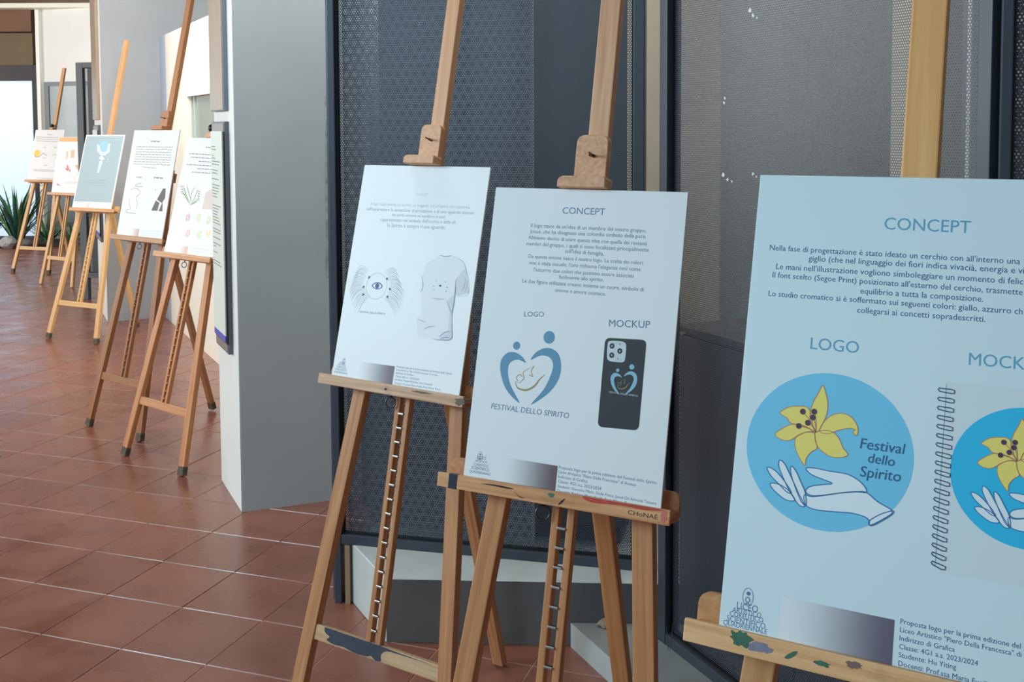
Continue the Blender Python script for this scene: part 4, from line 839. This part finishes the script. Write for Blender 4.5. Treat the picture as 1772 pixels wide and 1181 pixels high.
lines(p, Z, [(300, 188, 370, 190)], I_FT, .007, name='heading'); rows = [(195, 228, 460, 232), (192, 246, 452, 250), (190, 265, 450, 270), (186, 283, 450, 289), (184, 301, 448, 308), (180, 318, 446, 326), (178, 336, 440, 343), (175, 354, 440, 362), (240, 376, 345, 386)]
lines(p, Z, rows, I_FT, .0036)
lines(p, Z, [(195, 450, 235, 452)], I_FT, .006, name='heading'); lines(p, Z, [(322, 453, 388, 458)], I_FTd, .006, name='heading')
A = Art(p)
for pts in (((230, 492), (205, 500), (185, 515), (225, 520), (240, 520)), ((150, 545), (180, 530), (215, 545), (218, 575), (195, 590), (190, 610), (202, 640), (190, 680)), ((145, 600), (142, 640), (150, 680), (120, 690), (125, 708), (190, 716))): A.stroke(smooth([Z(*q) for q in pts], 4, False), .0024, I_FTd)
A.build('line_logo')
A = Art(p); dk = flat('ink_dark_taupe', srgb(82, 76, 66))
for pts in (((388, 534), (408, 532), (404, 602), (380, 640), (344, 614)), ((336, 620), (362, 638), (348, 696), (302, 694)), ((376, 650), (386, 632), (384, 700), (356, 698))): A.poly([Z(*q) for q in pts], dk)
A.ell(Z(333, 545), .0035, .005, I_MGREY); A.build('dark_mockup'); grad(p, Z(145, 850).x, Z(213, 850).x, Z(213, 828).y, srgb(206, 172, 150))
lines(p, Z, [(225, 838, 375, 848), (225, 858, 372, 868), (225, 872, 350, 882)], I_PGREY, .003, name='credits_text')
p = Poster(PAR['F'], 'blue-grey poster with a white border and pale torch drawing'); Z = lambda x, y: p.uv(x/4.726, 100+y/4.726)
A = Art(p); A.poly([(-.2, .055), (.2, .055), (.2, .584), (-.2, .584)], flat('ink_blue_grey', srgb(160, 182, 188))); A.build('printed_field')
A = Art(p, 2); tl = flat('ink_pale_blue', srgb(206, 232, 244)); tb_ = flat('ink_soft_blue', srgb(150, 196, 226))
A.poly([Z(*q) for q in ((795, 705), (815, 720), (825, 765), (850, 775), (870, 765), (880, 710), (902, 700), (895, 770), (860, 800), (822, 798), (796, 765))], tl)
A.poly(smooth([Z(*q) for q in ((815, 700), (850, 680), (882, 700), (872, 760), (845, 770), (828, 755))], 3), tb_, 1)
A.poly([Z(*q) for q in ((832, 800), (855, 825), (830, 842), (808, 822))], I_HAND, 1); A.poly([Z(*q) for q in ((815, 845), (840, 845), (808, 945), (795, 940))], tl); A.build('torch_drawing')
lines(p, Z, [(868, 815, 895, 815), (868, 832, 890, 832), (868, 850, 890, 850), (700, 1003, 862, 1005), (690, 1023, 860, 1026), (740, 1045, 850, 1047)], tl, .004)
Zl = lambda x, y: p.uv(x, y); grad(p, -.09, -.03, .045, srgb(220, 196, 180)); lines(p, lambda x, y: Vector((x, y)), [(0, .035, .15, .035), (0, .022, .13, .022)], I_PGREY, .003, name='credits_text')
for ch in list(p.o.children):
    if ch.name.startswith(('gradient', 'credits')): ch.location.z += .0003
p = Poster(PAR['O'], 'white poster with orange header and red leaf drawings behind the blue-grey one'); Z = lambda x, y: p.uv(x/4.726, 100+y/4.726)
og = flat('ink_orange', srgb(236, 172, 96)); rd_ = flat('ink_coral', srgb(214, 110, 92)); tn = flat('ink_tan', srgb(226, 190, 150))
A = Art(p); A.poly([(-.20, .545), (.20, .545), (.20, .59), (-.20, .59)], og); A.build('orange_header')
A = Art(p)
for pts, m in ((((545, 870), (560, 885), (568, 925), (548, 915)), rd_), (((530, 895), (545, 905), (565, 930), (540, 920)), rd_), (((570, 900), (566, 930), (580, 935)), rd_), (((612, 880), (655, 875), (640, 918), (622, 900)), og), (((580, 755), (614, 755), (606, 820), (576, 820)), tn), (((460, 1020), (500, 1050), (468, 1045)), rd_), (((545, 760), (560, 770), (552, 830), (538, 826)), tn)): A.poly([Z(*q) for q in pts], m)
for x in range(535, 640, 14): A.stroke([Z(x, 1012), Z(x+8, 1032)], .008, tn)
for x, y in ((570, 950), (590, 965), (605, 990), (625, 950)): A.stroke([Z(x, y), Z(x+14, y+10)], .006, tn)
A.build('leaf_drawings')
p = Poster(PAR['G'], 'farthest white poster with a small yellow blob and thin writing'); Z = lambda x, y: p.uv(x/4.726, 100+y/4.726)
lines(p, Z, [(385, 630, 430, 632), (300, 648, 505, 655), (300, 664, 500, 672), (300, 680, 495, 688), (360, 733, 375, 735), (440, 733, 480, 736)], I_FT, .006)
A = Art(p); A.poly(smooth([Z(*q) for q in ((283, 770), (300, 755), (320, 757), (330, 780), (322, 805), (295, 808), (280, 795))], 3), flat('ink_bright_yellow', srgb(244, 212, 70))); A.stroke(smooth([Z(*q) for q in ((280, 795), (300, 812), (330, 805), (350, 782), (375, 795), (385, 800))], 3, False), .005, I_FTd, 1)
A.stroke(smooth([Z(*q) for q in ((425, 800), (445, 790), (465, 800), (480, 785))], 3, False), .004, I_FT, 1); A.build('yellow_logo')
lines(p, Z, [(350, 820, 380, 822), (450, 815, 480, 817), (360, 880, 390, 882), (270, 915, 455, 922), (280, 925, 450, 932), (300, 985, 460, 992)], I_FT, .006, name='caption_text')
